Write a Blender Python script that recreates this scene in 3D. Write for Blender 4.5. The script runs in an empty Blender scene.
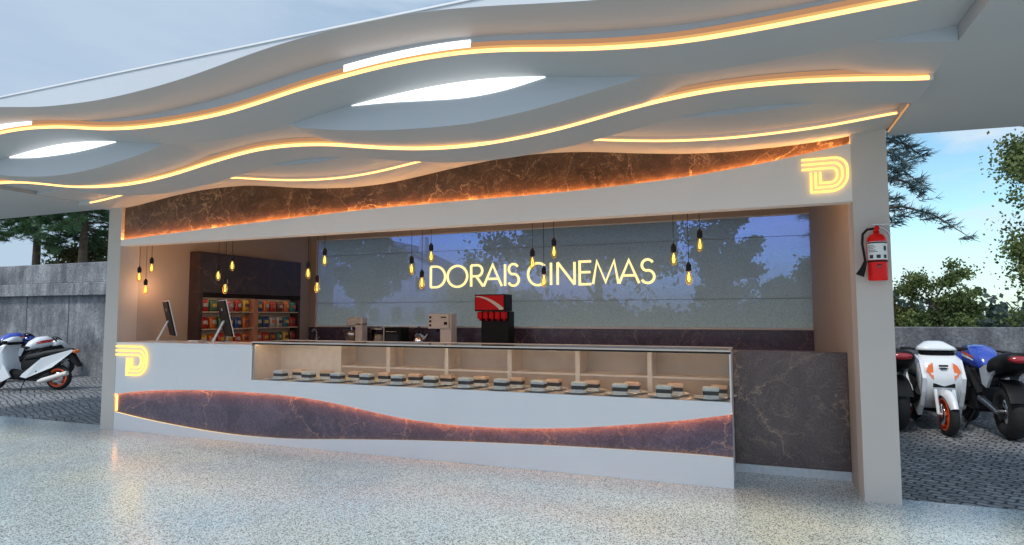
import bpy, math, random
from mathutils import Vector, Matrix

sc = bpy.context.scene
COL = sc.collection
PI = math.pi
R = math.radians
rnd = random.Random(7)

# ------------------------------------------------------------------ mesh helper
class MB:
    def __init__(self):
        self.v = []; self.f = []; self.mi = []; self.sm = []
    def add(self, vs, fs, mi=0, smooth=False, M=None):
        b = len(self.v)
        for p in vs:
            self.v.append(tuple(M @ Vector(p)) if M is not None else tuple(p))
        for f in fs:
            self.f.append(tuple(b + i for i in f)); self.mi.append(mi); self.sm.append(smooth)
        return self
    def box(self, x0, x1, y0, y1, z0, z1, mi=0, M=None):
        vs = [(x0,y0,z0),(x1,y0,z0),(x1,y1,z0),(x0,y1,z0),(x0,y0,z1),(x1,y0,z1),(x1,y1,z1),(x0,y1,z1)]
        fs = [(0,3,2,1),(4,5,6,7),(0,1,5,4),(1,2,6,5),(2,3,7,6),(3,0,4,7)]
        return self.add(vs, fs, mi, False, M)
    def bbox(self, x0, x1, y0, y1, z0, z1, b=.01, mi=0, M=None):
        # box with chamfered vertical and horizontal edges (three-way chamfer built from 24 verts)
        vs = []; idx = {}
        for ix, (x, sx) in enumerate(((x0, 1), (x1, -1))):
            for iy, (y, sy) in enumerate(((y0, 1), (y1, -1))):
                for iz, (z, sz) in enumerate(((z0, 1), (z1, -1))):
                    for k, d in enumerate(((0, sy*b, sz*b), (sx*b, 0, sz*b), (sx*b, sy*b, 0))):
                        idx[(ix, iy, iz, k)] = len(vs); vs.append((x+d[0], y+d[1], z+d[2]))
        I = lambda *a: idx[a]
        fs = []
        for i in (0, 1):
            fs.append((I(i,0,0,0), I(i,1,0,0), I(i,1,1,0), I(i,0,1,0)))
            fs.append((I(0,i,0,1), I(1,i,0,1), I(1,i,1,1), I(0,i,1,1)))
            fs.append((I(0,0,i,2), I(1,0,i,2), I(1,1,i,2), I(0,1,i,2)))
        for i in (0, 1):
            for j in (0, 1):
                fs.append((I(i,j,0,0), I(i,j,1,0), I(i,j,1,1), I(i,j,0,1)))
                fs.append((I(i,0,j,0), I(i,1,j,0), I(i,1,j,2), I(i,0,j,2)))
                fs.append((I(0,i,j,1), I(1,i,j,1), I(1,i,j,2), I(0,i,j,2)))
                for k in (0, 1):
                    fs.append((I(i,j,k,0), I(i,j,k,1), I(i,j,k,2)))
        return self.add(vs, fs, mi, False, M)
    def tube(self, pts, r, seg=8, mi=0, caps=True, smooth=True, M=None):
        pts = [Vector(p) for p in pts]
        n = len(pts)
        rs = r if isinstance(r, (list, tuple)) else [r]*n
        vs = []; fs = []
        prev = None
        for i in range(n):
            t = (pts[min(i+1, n-1)] - pts[max(i-1, 0)])
            if t.length < 1e-9: t = Vector((0,0,1))
            t.normalize()
            if prev is None:
                a = Vector((0,0,1)) if abs(t.z) < .9 else Vector((1,0,0))
                u = t.cross(a).normalized()
            else:
                u = (prev - t*prev.dot(t))
                u = u.normalized() if u.length > 1e-6 else t.orthogonal().normalized()
            prev = u
            w = t.cross(u)
            for k in range(seg):
                a = 2*PI*k/seg
                vs.append(pts[i] + u*(math.cos(a)*rs[i]) + w*(math.sin(a)*rs[i]))
        for i in range(n-1):
            for k in range(seg):
                k2 = (k+1) % seg
                fs.append((i*seg+k, i*seg+k2, (i+1)*seg+k2, (i+1)*seg+k))
        self.add(vs, fs, mi, smooth, M)
        if caps:
            self.add(vs[:seg], [tuple(reversed(range(seg)))], mi, False, M)
            self.add(vs[-seg:], [tuple(range(seg))], mi, False, M)
        return self
    def lathe(self, prof, seg=20, mi=0, smooth=True, M=None):
        # prof: list of (r, z) around local z
        vs = []; fs = []
        for r, z in prof:
            for k in range(seg):
                a = 2*PI*k/seg
                vs.append((r*math.cos(a), r*math.sin(a), z))
        for i in range(len(prof)-1):
            for k in range(seg):
                k2 = (k+1) % seg
                fs.append((i*seg+k, i*seg+k2, (i+1)*seg+k2, (i+1)*seg+k))
        return self.add(vs, fs, mi, smooth, M)
    def loft(self, rings, mi=0, smooth=True, M=None, caps=True):
        n = len(rings[0]); vs = [p for r in rings for p in r]; fs = []
        for i in range(len(rings)-1):
            for k in range(n):
                k2 = (k+1) % n
                fs.append((i*n+k, i*n+k2, (i+1)*n+k2, (i+1)*n+k))
        if caps:
            fs.append(tuple(reversed(range(n)))); fs.append(tuple((len(rings)-1)*n+k for k in range(n)))
        return self.add(vs, fs, mi, smooth, M)
    def prism(self, poly, y0, y1, mi=0, M=None):
        # poly in (x, z), extruded along y
        n = len(poly)
        vs = [(x, y0, z) for x, z in poly] + [(x, y1, z) for x, z in poly]
        fs = [tuple(range(n)), tuple(reversed(range(n, 2*n)))]
        for k in range(n):
            k2 = (k+1) % n
            fs.append((k, n+k, n+k2, k2))
        return self.add(vs, fs, mi, False, M)
    def strip(self, xs, zlo, zhi, y0, y1, mi=0, mib=None):
        # band between two curves over xs, extruded y0..y1 (quads only)
        n = len(xs)
        for lo, y, rev in ((0, y0, False), (0, y1, True)):
            vs = [(xs[i], y, zlo[i]) for i in range(n)] + [(xs[i], y, zhi[i]) for i in range(n)]
            fs = [(i, i+1, n+i+1, n+i) for i in range(n-1)]
            if rev: fs = [tuple(reversed(f)) for f in fs]
            self.add(vs, fs, mi, False)
        for z, rev in ((zlo, True), (zhi, False)):
            vs = [(xs[i], y0, z[i]) for i in range(n)] + [(xs[i], y1, z[i]) for i in range(n)]
            fs = [(i, i+1, n+i+1, n+i) for i in range(n-1)]
            if rev: fs = [tuple(reversed(f)) for f in fs]
            self.add(vs, fs, mib if (mib is not None and rev) else mi, True)
        for i in (0, n-1):
            self.add([(xs[i],y0,zlo[i]),(xs[i],y1,zlo[i]),(xs[i],y1,zhi[i]),(xs[i],y0,zhi[i])], [(0,1,2,3)], mi)
        return self
    def build(self, name, mats, parent=None, loc=None, recalc=True):
        me = bpy.data.meshes.new(name)
        me.from_pydata(self.v, [], self.f)
        if not isinstance(mats, (list, tuple)): mats = [mats]
        for m in mats: me.materials.append(m)
        me.polygons.foreach_set('material_index', self.mi)
        me.polygons.foreach_set('use_smooth', self.sm)
        me.update()
        if recalc:
            import bmesh
            bm = bmesh.new(); bm.from_mesh(me)
            bmesh.ops.recalc_face_normals(bm, faces=bm.faces)
            bm.to_mesh(me); bm.free()
        o = bpy.data.objects.new(name, me); COL.objects.link(o)
        if parent is not None: o.parent = parent
        if loc is not None: o.location = loc
        return o

def tag(o, label=None, cat=None, group=None, kind=None):
    if label: o['label'] = label
    if cat: o['category'] = cat
    if group: o['group'] = group
    if kind: o['kind'] = kind
    return o

def thing(name, label, cat, loc=(0,0,0), rz=0, group=None):
    o = bpy.data.objects.new(name, None); COL.objects.link(o)
    o.empty_display_size = .1
    o.location = loc; o.rotation_euler = (0,0,rz)
    return tag(o, label, cat, group)

def copy_tree(o, parent=None):
    c = o.copy(); COL.objects.link(c)
    if parent is not None: c.parent = parent
    for ch in list(o.children): copy_tree(ch, c)
    return c

def place(o, parent): o.parent = parent; return o

# ------------------------------------------------------------------ materials
def new_mat(name):
    m = bpy.data.materials.new(name); m.use_nodes = True
    nt = m.node_tree; nt.nodes.clear()
    out = nt.nodes.new('ShaderNodeOutputMaterial')
    return m, nt, out

def N(nt, t, **kw):
    n = nt.nodes.new(t)
    for k, v in kw.items():
        if k.startswith('i_'): n.inputs[k[2:].replace('_', ' ')].default_value = v
        else: setattr(n, k, v)
    return n

def L(nt, a, b): nt.links.new(a, b)

def ramp(nt, fac, stops, interp='LINEAR'):
    r = nt.nodes.new('ShaderNodeValToRGB'); r.color_ramp.interpolation = interp
    els = r.color_ramp.elements
    while len(els) < len(stops): els.new(.5)
    for e, (p, c) in zip(els, stops):
        e.position = p; e.color = (c[0], c[1], c[2], 1)
    L(nt, fac, r.inputs[0]); return r.outputs[0]

def coords(nt, scale=(1,1,1), kind='Object', rot=(0,0,0)):
    tc = nt.nodes.new('ShaderNodeTexCoord'); mp = nt.nodes.new('ShaderNodeMapping')
    mp.inputs['Scale'].default_value = scale; mp.inputs['Rotation'].default_value = rot
    L(nt, tc.outputs[kind], mp.inputs['Vector']); return mp.outputs[0]

def paint(name, col, rough=.5, var=.08, scale=3., metal=0, bump=0., bscale=60., coat=0., spec=.5):
    m, nt, out = new_mat(name)
    p = N(nt, 'ShaderNodeBsdfPrincipled')
    p.inputs['Roughness'].default_value = rough; p.inputs['Metallic'].default_value = metal
    p.inputs['Coat Weight'].default_value = coat; p.inputs['Specular IOR Level'].default_value = spec
    v = coords(nt)
    n = N(nt, 'ShaderNodeTexNoise', i_Scale=scale, i_Detail=6.); L(nt, v, n.inputs['Vector'])
    a = tuple(max(0, c*(1-var)) for c in col); b = tuple(min(1, c*(1+var)) for c in col)
    L(nt, ramp(nt, n.outputs['Fac'], [(.3, a), (.7, b)]), p.inputs['Base Color'])
    if bump:
        nb = N(nt, 'ShaderNodeTexNoise', i_Scale=bscale, i_Detail=4.); L(nt, v, nb.inputs['Vector'])
        bm = N(nt, 'ShaderNodeBump', i_Strength=bump, i_Distance=.01); L(nt, nb.outputs['Fac'], bm.inputs['Height'])
        L(nt, bm.outputs[0], p.inputs['Normal'])
    L(nt, p.outputs[0], out.inputs[0]); return m

def emit(name, col, strength):
    m, nt, out = new_mat(name)
    e = N(nt, 'ShaderNodeEmission'); e.inputs[0].default_value = (*col, 1); e.inputs[1].default_value = strength
    L(nt, e.outputs[0], out.inputs[0]); return m

def marble(name, seed=0., dark=(.032,.022,.026), light=(.085,.058,.058), vein=(.42,.26,.16), rough=.28, dens=0., fs=1.):
    m, nt, out = new_mat(name)
    p = N(nt, 'ShaderNodeBsdfPrincipled'); p.inputs['Roughness'].default_value = rough
    v = coords(nt)
    add = N(nt, 'ShaderNodeVectorMath', operation='ADD'); add.inputs[1].default_value = (seed, seed*.7, seed*1.3); L(nt, v, add.inputs[0])
    v = add.outputs[0]
    n1 = N(nt, 'ShaderNodeTexNoise', i_Scale=2.2, i_Detail=9., i_Roughness=.68, i_Distortion=.9); L(nt, v, n1.inputs['Vector'])
    base = ramp(nt, n1.outputs['Fac'], [(.3, dark), (.55, tuple((a+b)/2 for a, b in zip(dark, light))), (.75, light)])
    wn = N(nt, 'ShaderNodeTexNoise', i_Scale=2.6, i_Detail=6., i_Roughness=.6); L(nt, v, wn.inputs['Vector'])
    sub = N(nt, 'ShaderNodeVectorMath', operation='MULTIPLY_ADD'); sub.inputs[1].default_value = (.55,.55,.55)
    L(nt, wn.outputs['Color'], sub.inputs[0]); L(nt, v, sub.inputs[2])
    prev = base
    for sc_, w, amt, lo, hi in ((.85, .006, .62, .40, .58), (1.7, .013, .38, .53, .70), (4.6, .022, .22, .50, .70)):
        if sc_ < 1:
            vo = N(nt, 'ShaderNodeTexVoronoi', feature='DISTANCE_TO_EDGE', i_Scale=sc_*fs); L(nt, sub.outputs[0], vo.inputs['Vector'])
            dist = vo.outputs['Distance']
        else:
            rn = N(nt, 'ShaderNodeTexNoise', i_Scale=sc_*fs, i_Detail=7., i_Roughness=.62, i_Distortion=.8); L(nt, v, rn.inputs['Vector'])
            sb_ = N(nt, 'ShaderNodeMath', operation='SUBTRACT'); L(nt, rn.outputs['Fac'], sb_.inputs[0]); sb_.inputs[1].default_value = .5
            ab_ = N(nt, 'ShaderNodeMath', operation='ABSOLUTE'); L(nt, sb_.outputs[0], ab_.inputs[0]); dist = ab_.outputs[0]
        f = ramp(nt, dist, [(0, (1,1,1)), (w*.35, (.5,.5,.5)), (w*1.6, (0,0,0))])
        mk = N(nt, 'ShaderNodeTexNoise', i_Scale=1.7*sc_*fs, i_Detail=3.); L(nt, v, mk.inputs['Vector'])
        mr = ramp(nt, mk.outputs['Fac'], [(lo-dens, (0,0,0)), (hi-dens, (amt,)*3)])
        mu = N(nt, 'ShaderNodeMath', operation='MULTIPLY'); L(nt, f, mu.inputs[0]); L(nt, mr, mu.inputs[1])
        mx = N(nt, 'ShaderNodeMix', data_type='RGBA'); L(nt, mu.outputs[0], mx.inputs['Factor'])
        L(nt, prev, mx.inputs['A']); mx.inputs['B'].default_value = (*vein, 1)
        prev = mx.outputs['Result']
    n3 = N(nt, 'ShaderNodeTexNoise', i_Scale=70., i_Detail=3.); L(nt, v, n3.inputs['Vector'])
    mu = N(nt, 'ShaderNodeMix', data_type='RGBA', blend_type='MULTIPLY'); mu.inputs['Factor'].default_value = 1
    L(nt, prev, mu.inputs['A']); L(nt, ramp(nt, n3.outputs['Fac'], [(.3, (.55,.55,.55)), (.7, (1.25,1.25,1.25))]), mu.inputs['B'])
    L(nt, mu.outputs['Result'], p.inputs['Base Color'])
    L(nt, p.outputs[0], out.inputs[0]); return m

def terrazzo():
    m, nt, out = new_mat('polished terrazzo')
    p = N(nt, 'ShaderNodeBsdfPrincipled')
    v = coords(nt)
    big = N(nt, 'ShaderNodeTexNoise', i_Scale=.38, i_Detail=3.); L(nt, v, big.inputs['Vector'])
    col = ramp(nt, big.outputs['Fac'], [(.32, (.42,.58,.70)), (.52, (.58,.69,.70)), (.68, (.76,.75,.58))])
    for sc_, stops, c in ((44., [(.0, (1,)*3), (.30, (1,)*3), (.36, (0,)*3)], (.17,.21,.21)),
                          (58., [(.0, (1,)*3), (.27, (1,)*3), (.33, (0,)*3)], (.82,.82,.78)),
                          (30., [(.0, (1,)*3), (.19, (1,)*3), (.25, (0,)*3)], (.30,.31,.26)),
                          (95., [(.0, (1,)*3), (.33, (1,)*3), (.42, (0,)*3)], (.17,.19,.19))):
        vo = N(nt, 'ShaderNodeTexVoronoi', i_Scale=sc_); L(nt, v, vo.inputs['Vector'])
        f = ramp(nt, vo.outputs['Distance'], stops)
        mx = N(nt, 'ShaderNodeMix', data_type='RGBA'); L(nt, f, mx.inputs['Factor'])
        L(nt, col, mx.inputs['A']); mx.inputs['B'].default_value = (*c, 1); col = mx.outputs['Result']
    L(nt, col, p.inputs['Base Color'])
    rn = N(nt, 'ShaderNodeTexNoise', i_Scale=3., i_Detail=5.); L(nt, v, rn.inputs['Vector'])
    rr = ramp(nt, rn.outputs['Fac'], [(.3, (.14,)*3), (.7, (.25,)*3)]); L(nt, rr, p.inputs['Roughness'])
    nb = N(nt, 'ShaderNodeTexNoise', i_Scale=40., i_Detail=3.); L(nt, v, nb.inputs['Vector'])
    bm = N(nt, 'ShaderNodeBump', i_Strength=.25, i_Distance=.004); L(nt, nb.outputs['Fac'], bm.inputs['Height'])
    L(nt, bm.outputs[0], p.inputs['Normal'])
    p.inputs['Specular IOR Level'].default_value = .8
    L(nt, p.outputs[0], out.inputs[0]); return m

def cobbles():
    m, nt, out = new_mat('dark setts')
    p = N(nt, 'ShaderNodeBsdfPrincipled'); p.inputs['Roughness'].default_value = .62
    v = coords(nt, rot=(0,0,R(24)))
    wn = N(nt, 'ShaderNodeTexNoise', i_Scale=1.6, i_Detail=3.); L(nt, v, wn.inputs['Vector'])
    ma = N(nt, 'ShaderNodeVectorMath', operation='MULTIPLY_ADD'); ma.inputs[1].default_value = (.26,.26,0)
    L(nt, wn.outputs['Color'], ma.inputs[0]); L(nt, v, ma.inputs[2])
    br = N(nt, 'ShaderNodeTexBrick', i_Scale=1., offset=.5)
    br.inputs['Brick Width'].default_value = .135; br.inputs['Row Height'].default_value = .10
    br.inputs['Mortar Size'].default_value = .012; br.inputs['Mortar Smooth'].default_value = .6
    br.inputs['Color1'].default_value = (.17,.178,.188,1); br.inputs['Color2'].default_value = (.31,.318,.33,1)
    br.inputs['Mortar'].default_value = (.03,.033,.038,1)
    L(nt, ma.outputs[0], br.inputs['Vector'])
    n2 = N(nt, 'ShaderNodeTexNoise', i_Scale=30., i_Detail=6.); L(nt, v, n2.inputs['Vector'])
    mu = N(nt, 'ShaderNodeMix', data_type='RGBA', blend_type='MULTIPLY'); mu.inputs['Factor'].default_value = 1
    L(nt, br.outputs['Color'], mu.inputs['A']); L(nt, ramp(nt, n2.outputs['Fac'], [(.3, (.5,.5,.5)), (.7, (1.4,1.4,1.4))]), mu.inputs['B'])
    n3 = N(nt, 'ShaderNodeTexNoise', i_Scale=.6, i_Detail=4.); L(nt, v, n3.inputs['Vector'])
    mu2 = N(nt, 'ShaderNodeMix', data_type='RGBA', blend_type='MULTIPLY'); mu2.inputs['Factor'].default_value = 1
    L(nt, mu.outputs['Result'], mu2.inputs['A']); L(nt, ramp(nt, n3.outputs['Fac'], [(.35, (.75,.75,.75)), (.7, (1.2,1.2,1.2))]), mu2.inputs['B'])
    L(nt, mu2.outputs['Result'], p.inputs['Base Color'])
    hs = N(nt, 'ShaderNodeMath', operation='SUBTRACT'); hs.inputs[0].default_value = 1.; L(nt, br.outputs['Fac'], hs.inputs[1])
    ad = N(nt, 'ShaderNodeMath', operation='MULTIPLY_ADD'); ad.inputs[1].default_value = .35; L(nt, n2.outputs['Fac'], ad.inputs[0]); L(nt, hs.outputs[0], ad.inputs[2])
    bm = N(nt, 'ShaderNodeBump', i_Strength=.9, i_Distance=.03); L(nt, ad.outputs[0], bm.inputs['Height'])
    L(nt, bm.outputs[0], p.inputs['Normal'])
    L(nt, p.outputs[0], out.inputs[0]); return m

def concrete(name, a, b, streak=True):
    m, nt, out = new_mat(name)
    p = N(nt, 'ShaderNodeBsdfPrincipled'); p.inputs['Roughness'].default_value = .85
    v = coords(nt)
    n1 = N(nt, 'ShaderNodeTexNoise', i_Scale=1.3, i_Detail=10., i_Roughness=.7); L(nt, v, n1.inputs['Vector'])
    col = ramp(nt, n1.outputs['Fac'], [(.32, a), (.68, b)])
    v2 = coords(nt, scale=(2.6, 2.6, .5))
    n2 = N(nt, 'ShaderNodeTexNoise', i_Scale=1.6, i_Detail=7., i_Roughness=.65); L(nt, v2, n2.inputs['Vector'])
    mu = N(nt, 'ShaderNodeMix', data_type='RGBA', blend_type='MULTIPLY'); mu.inputs['Factor'].default_value = 1.
    L(nt, col, mu.inputs['A']); L(nt, ramp(nt, n2.outputs['Fac'], [(.34, (.55,.56,.6)), (.66, (1.2,1.2,1.2))]), mu.inputs['B'])
    n3 = N(nt, 'ShaderNodeTexNoise', i_Scale=22., i_Detail=8., i_Roughness=.75); L(nt, v, n3.inputs['Vector'])
    mu2 = N(nt, 'ShaderNodeMix', data_type='RGBA', blend_type='MULTIPLY'); mu2.inputs['Factor'].default_value = 1.
    L(nt, mu.outputs['Result'], mu2.inputs['A']); L(nt, ramp(nt, n3.outputs['Fac'], [(.35, (.5,.5,.52)), (.65, (1.35,1.35,1.35))]), mu2.inputs['B'])
    L(nt, mu2.outputs['Result'], p.inputs['Base Color'])
    bm = N(nt, 'ShaderNodeBump', i_Strength=.6, i_Distance=.02); L(nt, n3.outputs['Fac'], bm.inputs['Height'])
    L(nt, bm.outputs[0], p.inputs['Normal'])
    L(nt, p.outputs[0], out.inputs[0]); return m

def leafmat(name, dark, mid, light, scale=.9, trans=.3):
    m, nt, out = new_mat(name)
    v = coords(nt)
    n = N(nt, 'ShaderNodeTexNoise', i_Scale=scale, i_Detail=3.); L(nt, v, n.inputs['Vector'])
    n2 = N(nt, 'ShaderNodeTexNoise', i_Scale=9., i_Detail=2.); L(nt, v, n2.inputs['Vector'])
    ad = N(nt, 'ShaderNodeMath', operation='MULTIPLY_ADD'); ad.inputs[1].default_value = .55; L(nt, n2.outputs['Fac'], ad.inputs[0])
    m5 = N(nt, 'ShaderNodeMath', operation='MULTIPLY'); m5.inputs[1].default_value = .5; L(nt, n.outputs['Fac'], m5.inputs[0]); L(nt, m5.outputs[0], ad.inputs[2])
    c = ramp(nt, ad.outputs[0], [(.36, dark), (.54, mid), (.68, light)])
    d = N(nt, 'ShaderNodeBsdfPrincipled'); d.inputs['Roughness'].default_value = .6; L(nt, c, d.inputs['Base Color'])
    t = N(nt, 'ShaderNodeBsdfTranslucent'); L(nt, c, t.inputs['Color'])
    mx = N(nt, 'ShaderNodeMixShader'); mx.inputs[0].default_value = trans
    L(nt, d.outputs[0], mx.inputs[1]); L(nt, t.outputs[0], mx.inputs[2])
    L(nt, mx.outputs[0], out.inputs[0]); return m

def clear_glass(name, tint=(.95,.97,.97), gloss=.9):
    m, nt, out = new_mat(name)
    t = N(nt, 'ShaderNodeBsdfTransparent'); t.inputs[0].default_value = (*tint, 1)
    g = N(nt, 'ShaderNodeBsdfGlossy'); g.inputs['Roughness'].default_value = .02; g.inputs['Color'].default_value = (gloss,)*3 + (1,)
    f = N(nt, 'ShaderNodeFresnel'); f.inputs[0].default_value = 1.22
    mx = N(nt, 'ShaderNodeMixShader'); L(nt, f.outputs[0], mx.inputs[0])
    L(nt, t.outputs[0], mx.inputs[1]); L(nt, g.outputs[0], mx.inputs[2])
    L(nt, mx.outputs[0], out.inputs[0]); return m

def screen_glass(name):
    # tinted window glass with a fine light-scattering film (speckled veil, denser low down)
    m, nt, out = new_mat(name)
    t = N(nt, 'ShaderNodeBsdfTransparent'); t.inputs[0].default_value = (.54,.62,.98,1)
    d = N(nt, 'ShaderNodeBsdfTranslucent'); d.inputs[0].default_value = (.95,.93,.74,1)
    d2 = N(nt, 'ShaderNodeBsdfDiffuse'); d2.inputs[0].default_value = (.62,.66,.58,1)
    ad = N(nt, 'ShaderNodeMixShader'); ad.inputs[0].default_value = .3; L(nt, d.outputs[0], ad.inputs[1]); L(nt, d2.outputs[0], ad.inputs[2])
    tc = N(nt, 'ShaderNodeTexCoord'); sx = N(nt, 'ShaderNodeSeparateXYZ'); L(nt, tc.outputs['Object'], sx.inputs[0])
    mr = N(nt, 'ShaderNodeMapRange'); L(nt, sx.outputs['Z'], mr.inputs['Value'])
    mr.inputs['From Min'].default_value = 1.4; mr.inputs['From Max'].default_value = 3.0
    mr.inputs['To Min'].default_value = .74; mr.inputs['To Max'].default_value = .30
    n = N(nt, 'ShaderNodeTexNoise', i_Scale=42., i_Detail=3., i_Roughness=.8); L(nt, tc.outputs['Object'], n.inputs['Vector'])
    r = ramp(nt, n.outputs['Fac'], [(.3, (.75,)*3), (.7, (1.22,)*3)])
    mu = N(nt, 'ShaderNodeMath', operation='MULTIPLY', use_clamp=True); L(nt, mr.outputs[0], mu.inputs[0]); L(nt, r, mu.inputs[1])
    mx = N(nt, 'ShaderNodeMixShader'); L(nt, mu.outputs[0], mx.inputs[0]); L(nt, t.outputs[0], mx.inputs[1]); L(nt, ad.outputs[0], mx.inputs[2])
    L(nt, mx.outputs[0], out.inputs[0]); return m

M = {}
M['white'] = paint('white lacquer', (.70,.69,.70), .42, .02, 1.5)
M['beamwhite'] = paint('warm white lacquer', (.80,.71,.65), .5, .02, 1.5)
M['canopy'] = paint('shaded canopy plaster', (.42,.42,.42), .6, .03, .8)  # darker copy for the undersides, shade put into the colour
M['canopy_lit'] = paint('lit canopy plaster', (.52,.54,.58), .55, .02, .8)  # lighter copy for the front faces, light put into the colour
M['pillar'] = paint('warm grey plaster', (.54,.48,.435), .65, .03, 1.2, bump=.05)
M['inwall'] = paint('taupe interior plaster', (.42,.35,.30), .7, .04, 1.1, bump=.05)
M['marble'] = marble('dark brown marble', 3.1, (.048,.036,.062), (.13,.10,.155), (.5,.32,.22), .22, .03, 1.3)
M['marble_frieze'] = marble('copper veined dark marble', 11.7, (.035,.02,.014), (.20,.105,.055), (.80,.52,.28), .28, .07, 1.5)
M['marble_slab'] = marble('dark marble slab', 27.3, (.062,.044,.046), (.165,.118,.115), (.52,.36,.25), .28, .09, 1.)
M['marble_cab'] = marble('dark marble veneer', 41.9, (.03,.018,.018), (.08,.05,.048), (.3,.17,.1))
M['terrazzo'] = terrazzo()
M['cobble'] = cobbles()
M['conc_old'] = concrete('weathered concrete', (.115,.12,.13), (.30,.305,.315))
M['conc_grey'] = concrete('rough grey render', (.10,.105,.115), (.22,.225,.235))
M['soil'] = paint('pale bounce ground', (.30,.29,.24), .9, .4, .6, bump=.3, bscale=8)  # ground made paler to bounce light up into the rear window
M['led'] = emit('warm led', (1.,.44,.12), 4.2)
M['led_cove'] = emit('cove led', (1.,.50,.16), 20.)
M['led_glow'] = emit('painted led glow', (1.,.55,.20), .85)  # painted glow standing for the led wash on the step faces
M['led_glow_dim'] = emit('painted led glow upper', (1.,.52,.27), .5)  # dimmer painted glow, fades the wash upwards
M['jointgrey'] = paint('grey joint', (.24,.28,.29), .6, .05, 5)
M['led_cream_fill'] = emit('cream fill strip', (1.,.56,.22), 45.)  # for an extra strip, added to brighten the canopy underside
M['led_soft'] = emit('soft amber led', (1.,.50,.2), .7)
M['led_pale'] = emit('pale led', (1.,.72,.32), 2.2)
M['led_orange'] = emit('amber led', (1.,.36,.07), 60.)
M['led_inlay'] = emit('amber inlay led', (1.,.33,.09), 55.)
M['neon'] = emit('yellow neon', (1.,.62,.17), 1.9)
M['letter'] = emit('cream neon', (1.,.80,.36), 1.35)
M['lightpanel'] = emit('daylight panel', (.93,.98,1.), 1.9)
M['case_led'] = emit('display led', (1.,.64,.34), 36.)
M['bulb'] = emit('bulb filament', (1.,.70,.25), 4.)
M['glass'] = clear_glass('clear glass')
M['bulbglass'] = None
M['window'] = screen_glass('tinted screen glass')
M['steel'] = paint('brushed steel', (.55,.55,.56), .32, .06, 8, metal=1)
M['chrome'] = paint('chrome', (.75,.75,.76), .12, .02, 5, metal=1)
M['alu'] = paint('pale aluminium', (.70,.66,.62), .4, .04, 5)
M['black'] = paint('black plastic', (.008,.008,.009), .5, .2, 10, spec=.2)
M['blackmat'] = paint('matt black', (.014,.014,.015), .8, .2, 10, spec=.2)
M['rubber'] = paint('tyre rubber', (.012,.012,.013), .8, .25, 20, bump=.2, bscale=90)
M['red'] = paint('red enamel', (.78,.008,.006), .35, .03, 4, spec=.25)
M['redplastic'] = paint('red plastic', (.62,.006,.012), .5, .06, 6, spec=.2)
M['redlens'] = paint('red lens', (.32,.012,.02), .2, .1, 10, coat=.5)
M['orange'] = paint('orange rim', (.75,.10,.025), .35, .06, 5)
M['orangelens'] = paint('orange lens', (.9,.17,.02), .25, .05, 5, coat=.3)
M['bikewhite'] = paint('white bike paint', (.74,.77,.80), .22, .02, 3, coat=.6)
M['bikeblue'] = paint('blue bike paint', (.03,.07,.42), .2, .08, 3, coat=.8)
M['engine'] = paint('engine metal', (.02,.02,.022), .5, .3, 14, metal=.3, spec=.3)
M['seat'] = paint('seat vinyl', (.012,.012,.013), .65, .2, 12, bump=.2)
M['cream'] = paint('cream layer', (.52,.56,.58), .5, .08, 30)
M['tan'] = paint('caramel icing', (.62,.42,.29), .5, .08, 30)
M['choc'] = paint('chocolate sponge', (.022,.018,.017), .7, .3, 40, bump=.3)
M['china'] = paint('white china', (.80,.78,.74), .18, .03, 5, coat=.4)
M['lemon'] = paint('yellow lemon wedge', (.85,.66,.16), .45, .1, 20)
M['counter_stone'] = paint('pale beige stone', (.60,.53,.47), .35, .06, 12)
M['plinth'] = paint('pale blue grey stone', (.50,.54,.58), .4, .08, 25)
M['boxgrey'] = paint('grey box backing', (.40,.375,.36), .6, .06, 4)
M['kick'] = paint('brown display backing', (.36,.26,.19), .6, .08, 6)
M['shelf'] = paint('beige shelf board', (.56,.44,.34), .55, .05, 6)
M['divider'] = paint('terracotta divider', (.50,.22,.13), .55, .08, 6)
M['paper'] = paint('label paper', (.72,.72,.70), .6, .03, 20)
M['ink'] = paint('printing ink', (.03,.03,.035), .6, .1, 30)
M['bark'] = paint('pine bark', (.085,.06,.042), .9, .45, 7, bump=.9, bscale=14)
M['bark_grey'] = paint('grey bark', (.11,.095,.08), .9, .4, 7, bump=.9, bscale=14)
M['needles'] = leafmat('pine needles', (.022,.06,.03), (.055,.13,.055), (.12,.22,.085), 1.1, .15)
M['needles_blue'] = leafmat('blue green needles', (.03,.055,.06), (.075,.125,.135), (.15,.21,.22), 1.4, .2)
M['leaf'] = leafmat('dark leaves', (.02,.045,.016), (.055,.10,.03), (.14,.20,.06), .8)
M['leaf_mid'] = leafmat('mid green leaves', (.035,.062,.02), (.10,.145,.04), (.25,.29,.09), .8)
M['leaf_warm'] = leafmat('olive leaves', (.035,.04,.012), (.10,.10,.025), (.24,.21,.06), .9)
M['leaf_blue'] = leafmat('shaded leaves', (.012,.028,.026), (.035,.065,.058), (.07,.11,.085), .8)
M['house'] = paint('pale render', (.55,.58,.58), .8, .05, 1)
M['rooftile'] = paint('grey roof tiles', (.16,.17,.18), .8, .15, 4, bump=.3, bscale=20)
M['pane_dark'] = paint('dark window pane', (.04,.05,.06), .08, .1, 2)
m, nt, out = new_mat('amber bulb glass')
t = N(nt, 'ShaderNodeBsdfTransparent'); t.inputs[0].default_value = (.95,.80,.42,1)
e = N(nt, 'ShaderNodeEmission'); e.inputs[0].default_value = (1.,.72,.22,1); e.inputs[1].default_value = .07
g = N(nt, 'ShaderNodeBsdfGlossy'); g.inputs['Roughness'].default_value = .05
f = N(nt, 'ShaderNodeLayerWeight'); f.inputs[0].default_value = .35
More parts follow.
